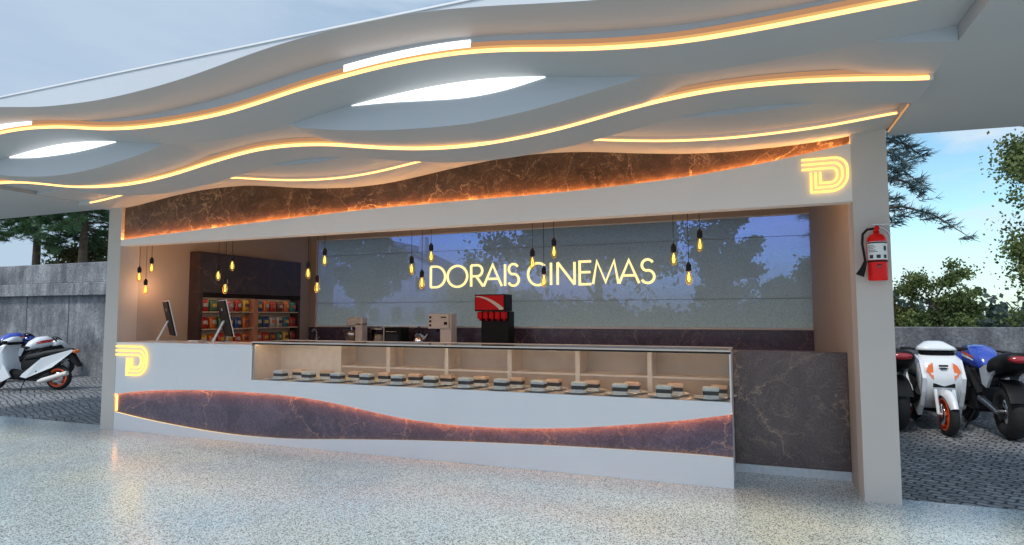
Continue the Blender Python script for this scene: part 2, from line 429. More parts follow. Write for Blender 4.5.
a1 = N(nt, 'ShaderNodeAddShader'); L(nt, t.outputs[0], a1.inputs[0]); L(nt, e.outputs[0], a1.inputs[1])
mx = N(nt, 'ShaderNodeMixShader'); mu = N(nt, 'ShaderNodeMath', operation='MULTIPLY'); mu.inputs[1].default_value = .3
L(nt, f.outputs['Fresnel'], mu.inputs[0]); L(nt, mu.outputs[0], mx.inputs[0]); L(nt, a1.outputs[0], mx.inputs[1]); L(nt, g.outputs[0], mx.inputs[2])
L(nt, mx.outputs[0], out.inputs[0]); M['bulbglass'] = m

# ------------------------------------------------------------------ curves
def interp(tab):
    tab = sorted(tab)
    xs = [a for a, b in tab]; ys = [b for a, b in tab]; n = len(xs)
    d = []
    for i in range(n):
        i0, i1 = max(i-1, 0), min(i+1, n-1)
        d.append((ys[i1]-ys[i0])/(xs[i1]-xs[i0]))
    def f(x):
        if x <= xs[0]: return ys[0]
        if x >= xs[-1]: return ys[-1]
        k = 0
        while xs[k+1] < x: k += 1
        h = xs[k+1]-xs[k]; t = (x-xs[k])/h
        return (ys[k]*(2*t**3-3*t*t+1) + h*d[k]*(t**3-2*t*t+t) + ys[k+1]*(-2*t**3+3*t*t) + h*d[k+1]*(t**3-t*t))
    return f

def smooth(f, w=.16):
    return lambda x: (f(x-2*w)+2*f(x-w)+3*f(x)+2*f(x+w)+f(x+2*w))/9.

E1 = smooth(interp([(-9.4,3.19),(-8.6,3.23),(-8.0,3.30),(-7.45,3.36),(-6.912,3.401),(-6.563,3.402),(-6.294,3.386),(-5.904,3.346),(-5.533,3.287),(-5.179,3.247),(-4.87,3.228),(-4.522,3.222),(-4.217,3.227),(-3.913,3.242),(-3.529,3.289),(-3.202,3.335),(-2.817,3.373),(-2.522,3.396),(-2.24,3.407),(-1.971,3.406),(-1.713,3.392),(-1.467,3.363),(-1.231,3.327),(-1.004,3.291),(-.788,3.264),(-.579,3.243),(-.332,3.229),(-.141,3.228),(.043,3.232),(.221,3.238),(.392,3.245),(.558,3.252),(.717,3.26),(.872,3.264),(1.0,3.272),(1.2,3.287)]), .1)
W1 = smooth(interp([(-9.4,3.33),(-8.4,3.42),(-7.6,3.50),(-6.9,3.50),(-6.18,3.455),(-5.717,3.394),(-5.283,3.362),(-4.878,3.348),(-4.493,3.357),(-4.131,3.378),(-3.794,3.412),(-3.463,3.458),(-3.159,3.496),(-2.863,3.519),(-2.582,3.532),(-2.255,3.536),(-1.998,3.533),(-1.759,3.516),(-1.527,3.49),(-1.306,3.46),(-1.097,3.43),(-.797,3.388),(-.4,3.352),(0,3.345),(.5,3.355),(1.2,3.38)]), .1)
B2L = [interp([(-8.8,3.32),(-8.3,3.235),(-7.726,3.151),(-7.333,3.107),(-6.957,3.080),(-6.6,3.074),(-6.258,3.091),(-5.93,3.125),(-5.613,3.168),(-5.37,3.215),(-5.1,3.28),(-4.9,3.35)]),
       interp([(-4.0,3.35),(-3.8,3.29),(-3.611,3.227),(-3.22,3.16),(-2.851,3.113),(-2.5,3.085),(-2.169,3.071),(-1.854,3.068),(-1.551,3.080),(-1.264,3.107),(-.988,3.153),(-.7,3.235),(-.5,3.30),(-.35,3.35)]),
       interp([(.45,3.36),(.62,3.30),(.801,3.246),(1.026,3.208),(1.2,3.182)])]
E2 = smooth(interp([(-9.4,3.24),(-8.679,3.238),(-8.239,3.212),(-7.815,3.156),(-7.41,3.096),(-7.023,3.058),(-6.651,3.039),(-6.294,3.041),(-5.952,3.064),(-5.623,3.102),(-5.305,3.153),(-4.927,3.205),(-4.603,3.240),(-4.258,3.246),(-3.925,3.228),(-3.606,3.192),(-3.3,3.142),(-3.004,3.098),(-2.719,3.065),(-2.448,3.046),(-2.122,3.040),(-1.855,3.055),(-1.559,3.080),(-1.275,3.118),(-1.002,3.164),(-.74,3.208),(-.48,3.235),(-.265,3.251),(-.059,3.254),(.139,3.249),(.333,3.240),(.519,3.224),(.742,3.2),(1.154,3.142)]), .1)
MB4 = smooth(interp([(-9.2,3.13),(-8.426,3.155),(-8.039,3.192),(-7.516,3.257),(-7.011,3.301),(-6.433,3.314),(-6.01,3.297),(-5.558,3.241),(-5.124,3.190),(-4.709,3.159),(-4.311,3.150),(-3.926,3.166),(-3.556,3.207),(-3.202,3.253),(-2.777,3.298),(-2.535,3.321),(-2.183,3.332),(-1.845,3.32),(-1.526,3.296),(-1.22,3.255),(-.923,3.217),(-.639,3.186),(-.361,3.167),(-.093,3.158),(.165,3.160),(.418,3.167),(.661,3.179),(.874,3.2),(1.2,3.235)]), .1)
def B2(x):
    z = 9.
    for f, (a, b) in zip(B2L, ((-8.8,-4.9),(-4.0,-.35),(.45,1.3))):
        if a <= x <= b: z = f(x)
    return min(max(z, E2(x)+.02), max(E2(x)+.085, E1(x)+.03))
B3 = lambda x: MB4(x)+.052
BEAMTOP = smooth(interp([(-8.5,2.683),(-8.344,2.69),(-6.888,2.756),(-5.628,2.812),(-4.116,2.862),(-2.753,2.878),(-1.833,2.886),(-.639,2.935),(.16,3.015),(.865,3.121),(1.0,3.145)]), .08)
INT = smooth(interp([(-8.6,.47),(-8.357,.499),(-7.881,.557),(-7.374,.593),(-6.775,.618),(-6.192,.626),(-5.646,.62),(-5.126,.598),(-4.538,.54),(-4.069,.475),(-3.626,.425),(-3.199,.401),(-2.793,.397),(-2.404,.407),(-2.03,.428),(-1.672,.458),(-1.329,.498),(-.999,.541),(-.621,.596),(-.197,.673),(0,.71)]), .06)
INB = smooth(interp([(-8.6,.27),(-8.399,.249),(-7.861,.188),(-7.351,.144),(-6.752,.103),(-6.171,.081),(-5.628,.082),(-5.113,.101),(-4.53,.140),(-3.623,.195),(-2.795,.233),(-2.035,.258),(-1.332,.275),(-.627,.285),(-.207,.28),(0,.27)]), .06)

def lin(a, b, n): return [a+(b-a)*i/(n-1) for i in range(n)]

# ------------------------------------------------------------------ dimensions of the kiosk (metres)
XL, XLo, XR, XRo, XM = -8.41, -8.67, .867, 1.144, -.187
ZC, ZB, ZTOP = 3.19, 2.60, 3.546
YB = 4.08
WL, WR = -8.74, 1.172      # inner edges of the flat canopy wings

# ------------------------------------------------------------------ ground
def sheet(name, poly, z, mat, thick=None):
    mb = MB(); n = len(poly)
    if thick:
        vs = [(x,y,z) for x,y in poly]+[(x,y,z-thick) for x,y in poly]
        fs = [tuple(range(n))]+[(k,(k+1)%n,n+(k+1)%n,n+k) for k in range(n)]
        mb.add(vs, fs)
    else:
        mb.add([(x,y,z) for x,y in poly], [tuple(range(n))])
    o = mb.build(name, mat); tag(o, kind='structure'); return o
sheet('ground', [(-900,-300),(900,-300),(900,1500),(-900,1500)], -.06, M['soil'])
sheet('cobbled_yard', [(-45,-14),(25,-14),(25,5.9),(-45,5.9)], -.016, M['cobble'])
sheet('terrazzo_floor', [(-32,-16),(16,-16),(16,.183),(XRo-.02,.183),(XRo-.02,4.2),(XLo+.02,4.2),(XLo+.02,.183),(-32,.183)], 0, M['terrazzo'], .05)

# ------------------------------------------------------------------ kiosk
K = thing('cinema_kiosk', 'white cinema snack kiosk with wavy lit canopy, marble frieze and wide rear window', 'kiosk', (-3.76, 2, 0))
KI = Matrix.Translation((3.76, -2, 0))
def kp(mb, name, mat, parent=None):      # a part of the kiosk, given in world coordinates
    o = mb.build(name, mat)
    if parent is None: o.parent = K; o.matrix_parent_inverse = KI
    else: o.parent = parent
    return o

kp(MB().box(XLo, XL, 0, .30, 0, ZC), 'pillar', M['pillar'])
kp(MB().box(XR, XRo, 0, .30, 0, ZC+.16), 'pillar', M['pillar'])
kp(MB().box(XLo+.02, XL, .302, YB+.14, 0, 3.34), 'side_wall', M['inwall'])
kp(MB().box(XR, XRo-.02, .302, YB+.14, 0, 3.34), 'side_wall', M['inwall'])
wz0, wz1 = 1.395, 3.12
wx0, wx1 = -8.24, XR-.002
mb = MB()
mb.box(XL, XR, YB, YB+.12, 0, wz0-.03); mb.box(XL, XR, YB, YB+.12, wz1+.02, 3.30); mb.box(XL, wx0-.02, YB, YB+.12, wz0-.03, wz1+.02)
kp(mb, 'back_wall', M['inwall'])
kp(MB().box(XL, XR, .152, YB, 3.30, 3.34), 'ceiling', M['inwall'])
kp(MB().box(XL+.1, XR-.1, .16, .19, 3.02, 3.06), 'led_strip', M['led_cove'])
kp(MB().box(XLo+.02, XRo-.02, .152, YB+.14, 3.345, 3.5), 'roof', M['canopy'])
kp(MB().box(XL+.002, XR-.002, YB-.03, YB-.004, .0, wz0-.034), 'backsplash', M['marble'])
# window: frame + three rows of panes
fr = MB()
fr.box(wx0-.02, wx1, YB-.012, YB+.05, wz0-.03, wz0); fr.box(wx0-.02, wx1, YB-.008, YB+.05, wz1, wz1+.018); fr.box(wx0-.02, wx0, YB-.01, YB+.05, wz0, wz1)
wf = kp(fr, 'window', M['alu'])
zj = [wz0, 1.845, 2.80, wz1]
for a, b in zip(zj[:-1], zj[1:]):
    g = MB().box(wx0, wx1, YB+.02, YB+.026, a+.003, b-.003).build('pane', M['window'], wf)
for z in zj[1:-1]:
    MB().box(wx0, wx1, YB+.018, YB+.028, z-.003, z+.003).build('glazing_bar', M['jointgrey'], wf)

# beam: front plate with a wavy top edge, marble frieze behind it, hidden led in the slot
xs = lin(XL, XR, 120)
bt = [BEAMTOP(x) for x in xs]
beam = MB(); beam.strip(xs, [ZB]*len(xs), bt, .002, .009)
beam.box(XL, XR, .052, .15, ZB+.0, 2.66)
beam.box(XL, XR, .0095, .052, ZB+.002, ZB+.02)
bo = kp(beam, 'beam', M['beamwhite'])
MB().strip(xs, [b-.018 for b in bt], [b-.006 for b in bt], .011, .019).build('led_strip', M['led_orange'], bo)
MB().strip(xs, [b-.018 for b in bt], [b-.006 for b in bt], .021, .028).build('led_strip', M['led_cream_fill'], bo)  # second strip, added for more warm light on canopy underside and marble
kp(MB().box(XL, XR, .05, .15, 2.662, 3.45), 'marble_frieze', M['marble_frieze'])

# canopy: flat wings + roof deck, with the wavy layers below
cw = MB()
def wing(poly):
    n = len(poly)
    cw.add([(x,y,ZC) for x,y in poly]+[(x,y,ZTOP) for x,y in poly],
           [tuple(range(n)), tuple(range(n,2*n))]+[(k,(k+1)%n,n+(k+1)%n,n+k) for k in range(n)])
wing([(-13.2,-2.785),(WL,-2.785),(WL,.128),(-13.2,.16)])
wing([(WR,-2.785),(4.6,-2.785),(4.6,.46),(2.2,.22),(1.20,.125),(WR,.122)])
cw.box(WL, WR, -2.5, .15, 3.548, 3.58)
cw.box(-13.2, WL, -2.5, .15, 3.548, 3.58); cw.box(WR, 4.6, -2.5, .3, 3.548, 3.58)
cano = kp(cw, 'canopy', M['canopy'])
MB().box(-13.2, 4.6, -2.797, -2.788, 3.535, 3.548).build('edge_trim', M['white'], cano)
xs = lin(WL+.002, WR-.002, 230)
layers = [(-2.787,-2.36,W1),(-2.38,-1.90,E1),(-1.92,-1.38,B2),(-1.4,-.93,E2),(-.95,-.38,B3),(-.4,.048,MB4)]
for i, (ya, yb, f) in enumerate(layers):
    zl = [f(x) for x in xs]
    MB().strip(xs, zl, [3.544 - .0]*len(xs), ya, yb - .02*(i < 5) + .018*(i < 5), 0, 1).build('wave_layer', [M['canopy_lit'], M['canopy']], cano)  # front faces painted lighter than undersides to imitate the light on them
for f, y, h, a, b in ((E1,-2.38,.020,WL+.01,WR-.01),(E2,-1.4,.024,WL+.01,WR-.03),(MB4,-.4,.014,WL+.25,WR-.02)):
    xx = lin(a, b, 200); zl = [f(x)+.003 for x in xx]
    MB().strip(xx, zl, [z+h for z in zl], y-.014, y-.001).build('led_strip', M['led'], cano)
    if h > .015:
        MB().strip(xx, [z+h for z in zl], [z+h+.022 for z in zl], y-.006, y-.001).build('painted_led_glow', M['led_glow'], cano)  # emissive strip imitates led light falling on the face
        MB().strip(xx, [z+h+.0225 for z in zl], [z+h+.055 for z in zl], y-.004, y-.001).build('painted_led_glow', M['led_glow_dim'], cano)  # weaker upper piece of the same painted glow
MB().box(WR-.010, WR-.002, -.72, .03, 3.196, 3.207).build('led_strip', M['led_soft'], cano)
# white light panels: lens shaped ones over the dips and flat ones in the first groove
def lens(xa, xb, low, y):
    xx = lin(xa, xb, 60); zt = [E1(x)-.002 for x in xx]; zb = [min(low(x), E1(x)-.003) for x in xx]
    MB().strip(xx, zb, zt, y-.006, y-.001).build('light_panel', M['lightpanel'], cano)
lens(-3.06, -1.36, interp([(-3.06,3.344),(-2.68,3.325),(-2.338,3.296),(-2.0,3.275),(-1.69,3.289),(-1.36,3.341)]), -1.92)
lens(-7.57, -5.89, interp([(-7.57,3.336),(-7.167,3.30),(-6.80,3.291),(-6.42,3.296),(-5.89,3.335)]), -1.92)
for xa, xb in ((-2.80,-1.75),(-7.6,-6.42)):
    xx = lin(xa, xb, 40); za = [E1(x)+.026 for x in xx]
    MB().strip(xx, za, [min(W1(x)+.02, E1(x)+.10) for x in xx], -2.385, -2.3805).build('light_panel', M['lightpanel'], cano)

# ------------------------------------------------------------------ counter
C = thing('snack_counter', 'long white snack counter with wavy marble inlay and glass display case', 'counter', (-4.3,.3,0))
CI = Matrix.Translation((4.3,-.3,0))
def cp(mb, name, mat, parent=None):
    o = mb.build(name, mat)
    if parent is None: o.parent = C; o.matrix_parent_inverse = CI
    else: o.parent = parent
    return o
DX0 = -5.93; CZ = 1.226; DZ = .785
XLc = XL+.003
xa = lin(XLc, DX0, 50); xb = lin(DX0, XM, 90)
up = MB()
up.strip(xa, [INT(x) for x in xa], [CZ]*50, .003, .010)
up.strip(xb, [INT(x) for x in xb], [DZ]*90, .003, .010)
fp = cp(up, 'front_panel', M['white'])
xx = lin(XLc, XM, 140)
lo = MB(); lo.strip(xx, [0.0]*140, [INB(x) for x in xx], .003, .010)
cp(lo, 'base_panel', M['white'])
core = MB()
core.box(XLc, XM, .054, .62, 0, .76); core.box(XLc, DX0-.004, .012, .62, .762, CZ-.03)
cp(core, 'counter_body', M['white'])
cp(MB().box(XLc, XM, .05, .053, .0, .758), 'marble_inlay', M['marble'])
cp(MB().bbox(XLc, DX0, -.006, .64, CZ-.028, CZ+.002, .004), 'countertop', M['white'])
MB().strip(xx, [INT(x)+.004 for x in xx], [INT(x)+.014 for x in xx], .012, .020).build('led_strip', M['led_inlay'], fp)
MB().strip(xx, [INB(x)-.016 for x in xx], [INB(x)-.006 for x in xx], .020, .040).build('led_strip', M['led_pale'], fp)
MB().box(XLc+.002, XLc+.012, .026, .048, INB(XLc)+.01, INT(XLc)-.01).build('led_strip', M['led'], fp)
# display case
dc = cp(MB().box(DX0, XM, .012, .62, DZ-.022, DZ), 'display_case', M['counter_stone'])
top = MB()
top.bbox(DX0-.004, XM+.004, -.004, .028, 1.250, 1.266, .003); top.bbox(DX0-.004, XM+.004, .60, .64, 1.250, 1.266, .003)
top.box(DX0-.004, DX0+.02, .029, .599, 1.250, 1.265); top.box(XM-.02, XM+.004, .029, .599, 1.250, 1.265)
top.build('top_frame', M['counter_stone'], dc)
MB().box(DX0+.021, XM-.021, .029, .599, 1.254, 1.260).build('top_pane', M['glass'], dc)
rl = MB(); rl.box(DX0, XM, .002, .03, 1.232, 1.248); rl.box(DX0, XM, .58, .62, 1.232, 1.248)
rl.build('top_rail', M['blackmat'], dc)
MB().box(DX0+.05, XM-.03, .034, .044, 1.240, 1.247).build('led_strip', M['case_led'], dc)
sw = MB(); sw.box(DX0, DX0+.02, .024, .62, DZ+.002, 1.230); sw.box(DX0+.02, -4.93, .50, .52, DZ+.002, 1.230)
sw.build('side_panel', M['counter_stone'], dc)
MB().box(XM-.014, XM, .004, .62, DZ+.002, 1.230).build('end_post', M['alu'], dc)
bk = MB(); bk.box(-4.93, XM-.015, .80, .815, DZ-.1, 1.230); bk.build('back_panel', M['boxgrey'], dc)
MB().box(-4.92, XM-.015, .495, .50, DZ+.002, .934).build('kick_panel', M['kick'], dc)
px = [-4.95,-4.22,-3.408,-2.597,-1.793,-1.01]
for x in px:
    MB().box(x-.025, x+.025, .485, .80, DZ+.002, 1.230).build('divider', M['counter_stone'], dc)
MB().box(-4.92, XM-.015, .49, .80, .935, .955).build('shelf', M['counter_stone'], dc)
MB().box(DX0+.002, XM-.015, .006, .012, DZ+.001, 1.232).build('glass_pane', M['glass'], dc)

# marble partition beside the counter
P_ = thing('marble_partition', 'low dark veined marble partition on pale plinth beside right pillar', 'partition', (.34,.74,0))
PI_ = Matrix.Translation((-.34,-.74,0))
o = MB().bbox(XM+.0, XR-.003, .69, .80, .085, CZ, .004).build('marble_slab', M['marble_slab']); o.parent = P_; o.matrix_parent_inverse = PI_
o = MB().box(XM, XR-.003, .675, .80, .0, .083).build('plinth', M['plinth']); o.parent = P_; o.matrix_parent_inverse = PI_

# ------------------------------------------------------------------ neon D signs
def d_strokes(H, tail):
    h = H/2
    out = []
    for zt, zb, xl, xr in ((.90,-.92,-.88,.90), (.63,-.68,-.65,.65), (.36,-.44,-.42,.40)):
        zt, zb, xl, xr = zt*h, zb*h, xl*h, xr*h
        hh = zt-zb; rt_ = .34*hh; rb_ = .46*hh
        pts = [(-.88*h-tail, zt), (xr-rt_, zt)]
        for a in range(1, 7):
            an = PI/2 - a/6*PI/2
            pts.append((xr-rt_+math.cos(an)*rt_, zt-rt_+math.sin(an)*rt_))
        for a in range(0, 7):
            an = -a/6*PI/2
            pts.append((xr-rb_+math.cos(an)*rb_, zb+rb_+math.sin(an)*rb_))
        pts += [(xl, zb), (xl, .17*h)]
        q = [pts[0]]
        for p in pts[1:]:
            if (Vector(p)-Vector(q[-1])).length > .002: q.append(p)
        out.append(q)
    return out
def ribbon(mb, pts, w, y0, y1, mi=0, closed=False):
    # flat ribbon in xz with mitred joints, extruded in y
    n = len(pts); Lf = []; Rt = []
    for i in range(n):
        p = Vector(pts[i])
        a = Vector(pts[(i-1) % n]) if (i > 0 or closed) else None
        b = Vector(pts[(i+1) % n]) if (i < n-1 or closed) else None
        d1 = (p-a).normalized() if a is not None else None
        d2 = (b-p).normalized() if b is not None else None
        if d1 is None: d1 = d2
        if d2 is None: d2 = d1
        n1 = Vector((-d1.y, d1.x)); n2 = Vector((-d2.y, d2.x))
        m_ = (n1+n2)
        if m_.length < 1e-6: m_ = n1
        m_.normalize(); k = min(1/max(m_.dot(n1), .3), 1.8)*w/2
        Lf.append(p+m_*k); Rt.append(p-m_*k)
    rg = range(n if closed else n-1)
    for i in rg:
        j = (i+1) % n
        q = [Lf[i], Lf[j], Rt[j], Rt[i]]
        vs = [(v.x, y0, v.y) for v in q]+[(v.x, y1, v.y) for v in q]
        mb.add(vs, [(0,1,2,3),(7,6,5,4),(0,4,5,1),(2,6,7,3),(1,5,6,2),(3,7,4,0)], mi)
    return mb
def d_sign(loc, H, tail, label, w):
    t = thing('logo_sign', label, 'sign', loc)
    for pts in d_strokes(H, tail):
        mb = ribbon(MB(), pts, w, -.03, -.018)
        mb.build('neon_tube', M['neon'], t, recalc=False)
    return t
d_sign((.685, .002, 2.852), .33, .075, 'glowing yellow striped D logo on the beam beside the right pillar', .019)
d_sign((-7.965, .003, .975), .43, .23, 'glowing yellow striped D logo on the counter front at the left pillar', .027)

# ------------------------------------------------------------------ DORAIS CINEMAS letters
def arc(cx, cz, rx, rz, a0, a1, n=18):
    return [(cx+rx*math.cos(R(a0+(a1-a0)*i/n)), cz+rz*math.sin(R(a0+(a1-a0)*i/n))) for i in range(n+1)]
def letter(ch, w, h):
    s = .5*w
    if ch == 'D':
        return [([(0,0),(0,h)], 0), ([(0,h),(w*.35,h)]+arc(w*.35,h/2,w*.65,h/2,88,-88)+[(w*.35,0),(0,0)], 0)]
    if ch == 'O': return [(arc(w/2,h/2,w/2,h/2,0,352,44), 1)]
    if ch == 'R':
        return [([(0,0),(0,h)], 0), ([(0,h),(w*.5,h)]+arc(w*.5,h*.74,w*.42,h*.26,88,-88)+[(w*.5,h*.48),(0,h*.48)], 0), ([(w*.42,h*.48),(w,0)], 0)]
    if ch == 'A': return [([(0,0),(w/2,h),(w,0)], 0), ([(w*.2,h*.34),(w*.8,h*.34)], 0)]
    if ch == 'I': return [([(w/2,0),(w/2,h)], 0)]
    if ch == 'S':
        return [(arc(w*.5,h*.76,w*.42,h*.24,28,270,16)[:-1]+arc(w*.5,h*.27,w*.48,h*.27,90,-152,18), 0)]
    if ch == 'C': return [(arc(w*.54,h/2,w*.54,h/2,48,312,30), 0)]
    if ch == 'N': return [([(0,0),(0,h)], 0), ([(0,h),(w,0)], 0), ([(w,0),(w,h)], 0)]
    if ch == 'E': return [([(w,h),(0,h),(0,0),(w,0)], 0), ([(0,h*.53),(w*.94,h*.53)], 0)]
    if ch == 'M': return [([(0,0),(w*.16,h),(w*.5,h*.08),(w*.84,h),(w,0)], 0)]
sg = thing('lettering_sign', 'glowing cream DORAIS CINEMAS lettering across the rear window', 'sign', (-3.5, 3.98, 2.115))
lx = [('D',-5.55,-5.25),('O',-5.20,-4.80),('R',-4.72,-4.48),('A',-4.47,-4.12),('I',-4.09,-4.02),('S',-4.0,-3.79),
      ('C',-3.62,-3.28),('I',-3.23,-3.17),('N',-3.08,-2.78),('E',-2.69,-2.49),('M',-2.46,-2.03),('A',-2.02,-1.69),('S',-1.66,-1.44)]
for ch, a, b in lx:
    mb = MB()
    for pts, cl in letter(ch, b-a, .385):
        ribbon(mb, pts, .041, -.02, .0, closed=bool(cl))
    o = mb.build('letter', M['letter'], sg, recalc=False); o.location = (a+3.5, 0, 0)

# ------------------------------------------------------------------ pendants
def make_pendant():
    t = thing('pendant_lamp', 'x', 'lamp')
    MB().tube([(0,0,.225),(0,0,1.75)], .0042, 6).build('cord', M['blackmat'], t)
    MB().lathe([(.0,.228),(.012,.226),(.018,.215),(.024,.20),(.037,.185),(.039,.15),(.035,.147),(.039,.14),(.036,.10),(.028,.095),(0,.095)], 14).build('socket', M['black'], t)
    b = MB().lathe([(.020,.094),(.021,.075),(.034,.05),(.043,.018),(.047,-.02),(.045,-.05),(.035,-.077),(.018,-.094),(.0,-.10)], 16).build('bulb', M['bulbglass'], t)
    f = MB()
    for k in range(4):
        a = k*PI/2
        f.tube([(math.cos(a)*.008,math.sin(a)*.008,.06),(math.cos(a)*.02,math.sin(a)*.02,-.01),(math.cos(a+.5)*.01,math.sin(a+.5)*.01,-.055)], .0028, 5)
    f.tube([(0,0,.08),(0,0,.05)], .006, 6)
    f.build('filament', M['bulb'], b)
    return t
pend0 = make_pendant()
spots = ['nearest the left pillar', 'in front of the snack cabinet', 'at the left edge of the rear window', 'left of the letter D in DORAIS',
         'over the C of CINEMAS', 'right of the last letter S']
hung = ['leftmost of the trio', 'lowest of the trio', 'highest of the trio']
XP = [-8.19,-6.665,-5.135,-3.62,-2.10,-.58]
BULBS = [[(-8.322,2.09),(-8.183,1.905),(-8.078,2.215)],[(-6.796,2.071),(-6.663,1.891),(-6.551,2.202)],[(-5.274,2.064),(-5.128,1.882),(-5.02,2.223)],
         [(-3.754,2.076),(-3.612,1.907),(-3.492,2.217)],[(-2.227,2.104),(-2.095,1.903),(-1.979,2.211)],[(-.713,2.09),(-.569,1.895),(-.456,2.223)]]
first = True
for i in range(6):
    for j, (bx_, bz_) in enumerate(BULBS[i]):
        o = pend0 if first else copy_tree(pend0); first = False
        o.location = (bx_, .24, bz_+.070); o.scale = (.71,.71,.71); o.rotation_euler = (0,0,rnd.uniform(0,6))
        o['label'] = 'filament bulb, %s %s' % (hung[j], spots[i])
        o['group'] = 'filament pendant lamps over the counter'

# ------------------------------------------------------------------ plates and cakes
ORD = ['first','second','third','fourth','fifth','sixth','seventh','eighth','ninth','tenth','eleventh','twelfth','thirteenth','fourteenth']
def make_plate():
    return MB().lathe([(0,.002),(.085,.002),(.10,.006),(.15,.017),(.163,.021),(.165,.024),(.15,.021),(.10,.011),(.085,.008),(0,.008)], 30).build('plate', M['china'])
def make_cake(front):
    mb = MB()
    a, b, c = .034, .072, .108
    mb.bbox(-.075,.075,-.055,.055, 0, a, .004, 0); mb.bbox(-.073,.073,-.053,.053, a, b, .003, 1); mb.bbox(-.076,.076,-.056,.056, b, c, .006, 2)
    return mb.build('cake_slice', [M['cream'], M['choc'], M['cream'] if front else M['tan']])
plate0 = make_plate(); cakeF = make_cake(True); cakeB = make_cake(False)
def frow(i): return (-5.61+ (5.61-.385)*i/12., .165)
def brow(i): return (-5.47+ (5.47-.31)*i/12., .355)
n0 = True
for row, fn, cake, txt in ((0, frow, cakeF, 'front'), (1, brow, cakeB, 'back')):
    for i in range(13):
        x, y = fn(i)
        p = plate0 if n0 else plate0.copy()
        if not n0: COL.objects.link(p)
        n0 = False
        p.location = (x, y, DZ)
        tag(p, 'white plate, %s from the left in the %s row of the display case' % (ORD[i], txt), 'plate', 'plates in the display case')
        c = cake if i == 0 else cake.copy()
        if i: COL.objects.link(c)
        c.location = (x + rnd.uniform(-.008,.008), y, DZ+.0085); c.rotation_euler = (0,0,rnd.uniform(-.12,.12))
        tag(c, ('grey and dark layer cake slice' if row == 0 else 'caramel topped dark cake slice') + ', %s from the left in the %s row' % (ORD[i], txt), 'cake', 'cake slices in the display case')
w0 = None
for i in range(13):
    x, y = brow(i)
    if w0 is None:
        w0 = MB().lathe([(.0,0),(.026,.004),(.033,.018),(.030,.03),(.0,.034)], 12).build('lemon_half', M['lemon'])
        w = w0
    else:
        w = w0.copy(); COL.objects.link(w)
    w.location = (x-.108+rnd.uniform(-.01,.01), y+.01, DZ+.0105); w.scale = (1.25,.9,1)
    tag(w, 'small yellow lemon half on the %s back row plate from the left' % ORD[i], 'lemon', 'lemon halves on the back row plates')

# ------------------------------------------------------------------ till monitors
def make_monitor():
    t = thing('till_monitor', 'x', 'monitor')
    Mx = Matrix.Translation((0,0,.06)) @ Matrix.Rotation(R(-13), 4, 'X')
    # local: back faces -y; leans so the top moves to -y (the back)
    Mx = Matrix.Translation((0,.10,.085)) @ Matrix.Rotation(R(13), 4, 'X')
    MB().bbox(-.26,.26,-.011,.012,0,.50,.006,0,Mx).build('back_shell', M['black'], t)
    MB().bbox(-.268,.268,.013,.024,-.008,.508,.004,0,Mx).build('bezel', M['alu'], t)
    MB().box(-.25,.25,.0245,.0255,.012,.49,0,Mx).build('screen', M['pane_dark'], t)
    MB().box(-.02,.02,-.0135,-.0115,.36,.40,0,Mx).build('emblem', M['alu'], t)
    b = MB(); b.bbox(-.16,.16,-.15,.14,0,.010,.003); b.build('base', M['alu'], t)
    s = MB(); s.tube([(-.03,-.10,.01),(-.03,.03,.29)], .011, 8); s.tube([(.03,-.10,.01),(.03,.03,.29)], .011, 8); s.tube([(-.03,.03,.29),(.03,.03,.29)], .011, 8)
    s.build('stand', M['alu'], t)
    return t
m0 = make_monitor(); m0.location = (-7.87,.33,CZ+.002); m0.rotation_euler = (0,0,R(-33))
m0['label'] = 'black till monitor on silver stand at the left end of the counter'; m0['group'] = 'till monitors on the counter'
m1 = copy_tree(m0); m1.location = (-6.81,.33,CZ+.002); m1['label'] = 'black till monitor in front of the snack cabinet, nearer the display case'
def make_reader():
    t = thing('card_reader', 'x', 'card reader')
    MB().bbox(-.09,.09,-.05,.05,0,.022,.006).build('body', M['alu'], t)
    k = MB()
    for i in range(3):
        for j in range(4): k.box(-.0+.022*i,.016+.022*i,-.036+.019*j,-.023+.019*j,.0222,.0255)
    k.build('keypad', M['black'], t); MB().box(-.078,-.012,-.036,.036,.0222,.0235).build('display', M['pane_dark'], t)
    return t
c0 = make_reader(); c0.location = (-7.36,.40,CZ+.002); c0['label'] = 'flat silver card reader beside the left till monitor'; c0['group'] = 'card readers on the counter'
c1 = copy_tree(c0); c1.location = (-6.18,.40,CZ+.002); c1['label'] = 'flat silver card reader at the start of the display case'

# ------------------------------------------------------------------ snack cabinet with bags
SC = thing('snack_cabinet', 'tall dark marble snack cabinet with lit shelves against the left wall', 'cabinet', (-8.3,2.3,0))
SI = Matrix.Translation((8.3,-2.3,0))
def sp(mb, name, mat):
    o = mb.build(name, mat); o.parent = SC; o.matrix_parent_inverse = SI; return o
cx0, cx1, cy0, cy1 = XL+.004, -8.18, 1.17, 3.52
mb = MB(); mb.box(cx0,cx1,cy0,cy1,1.975,2.625); mb.box(cx0,cx1,cy0,cy0+.07,0,1.973); mb.box(cx0,cx1,cy1-.05,cy1,0,1.973); mb.box(cx0,cx1,cy0+.07,cy1-.05,0,1.05)
sp(mb, 'carcass', M['marble_cab'])
sp(MB().box(cx1+.002,cx1+.02,cy0+.07,cy1-.02,1.89,1.97), 'header_rail', M['blackmat'])
sp(MB().box(cx0+.01,cx0+.03,cy0+.072,cy1-.052,1.052,1.97), 'back_board', M['shelf'])
SHZ = (1.665,1.385,1.105)
for z in SHZ: sp(MB().box(cx0+.032,cx1-.002,cy0+.072,cy1-.052,z-.02,z), 'shelf', M['shelf'])
ymid = 2.38
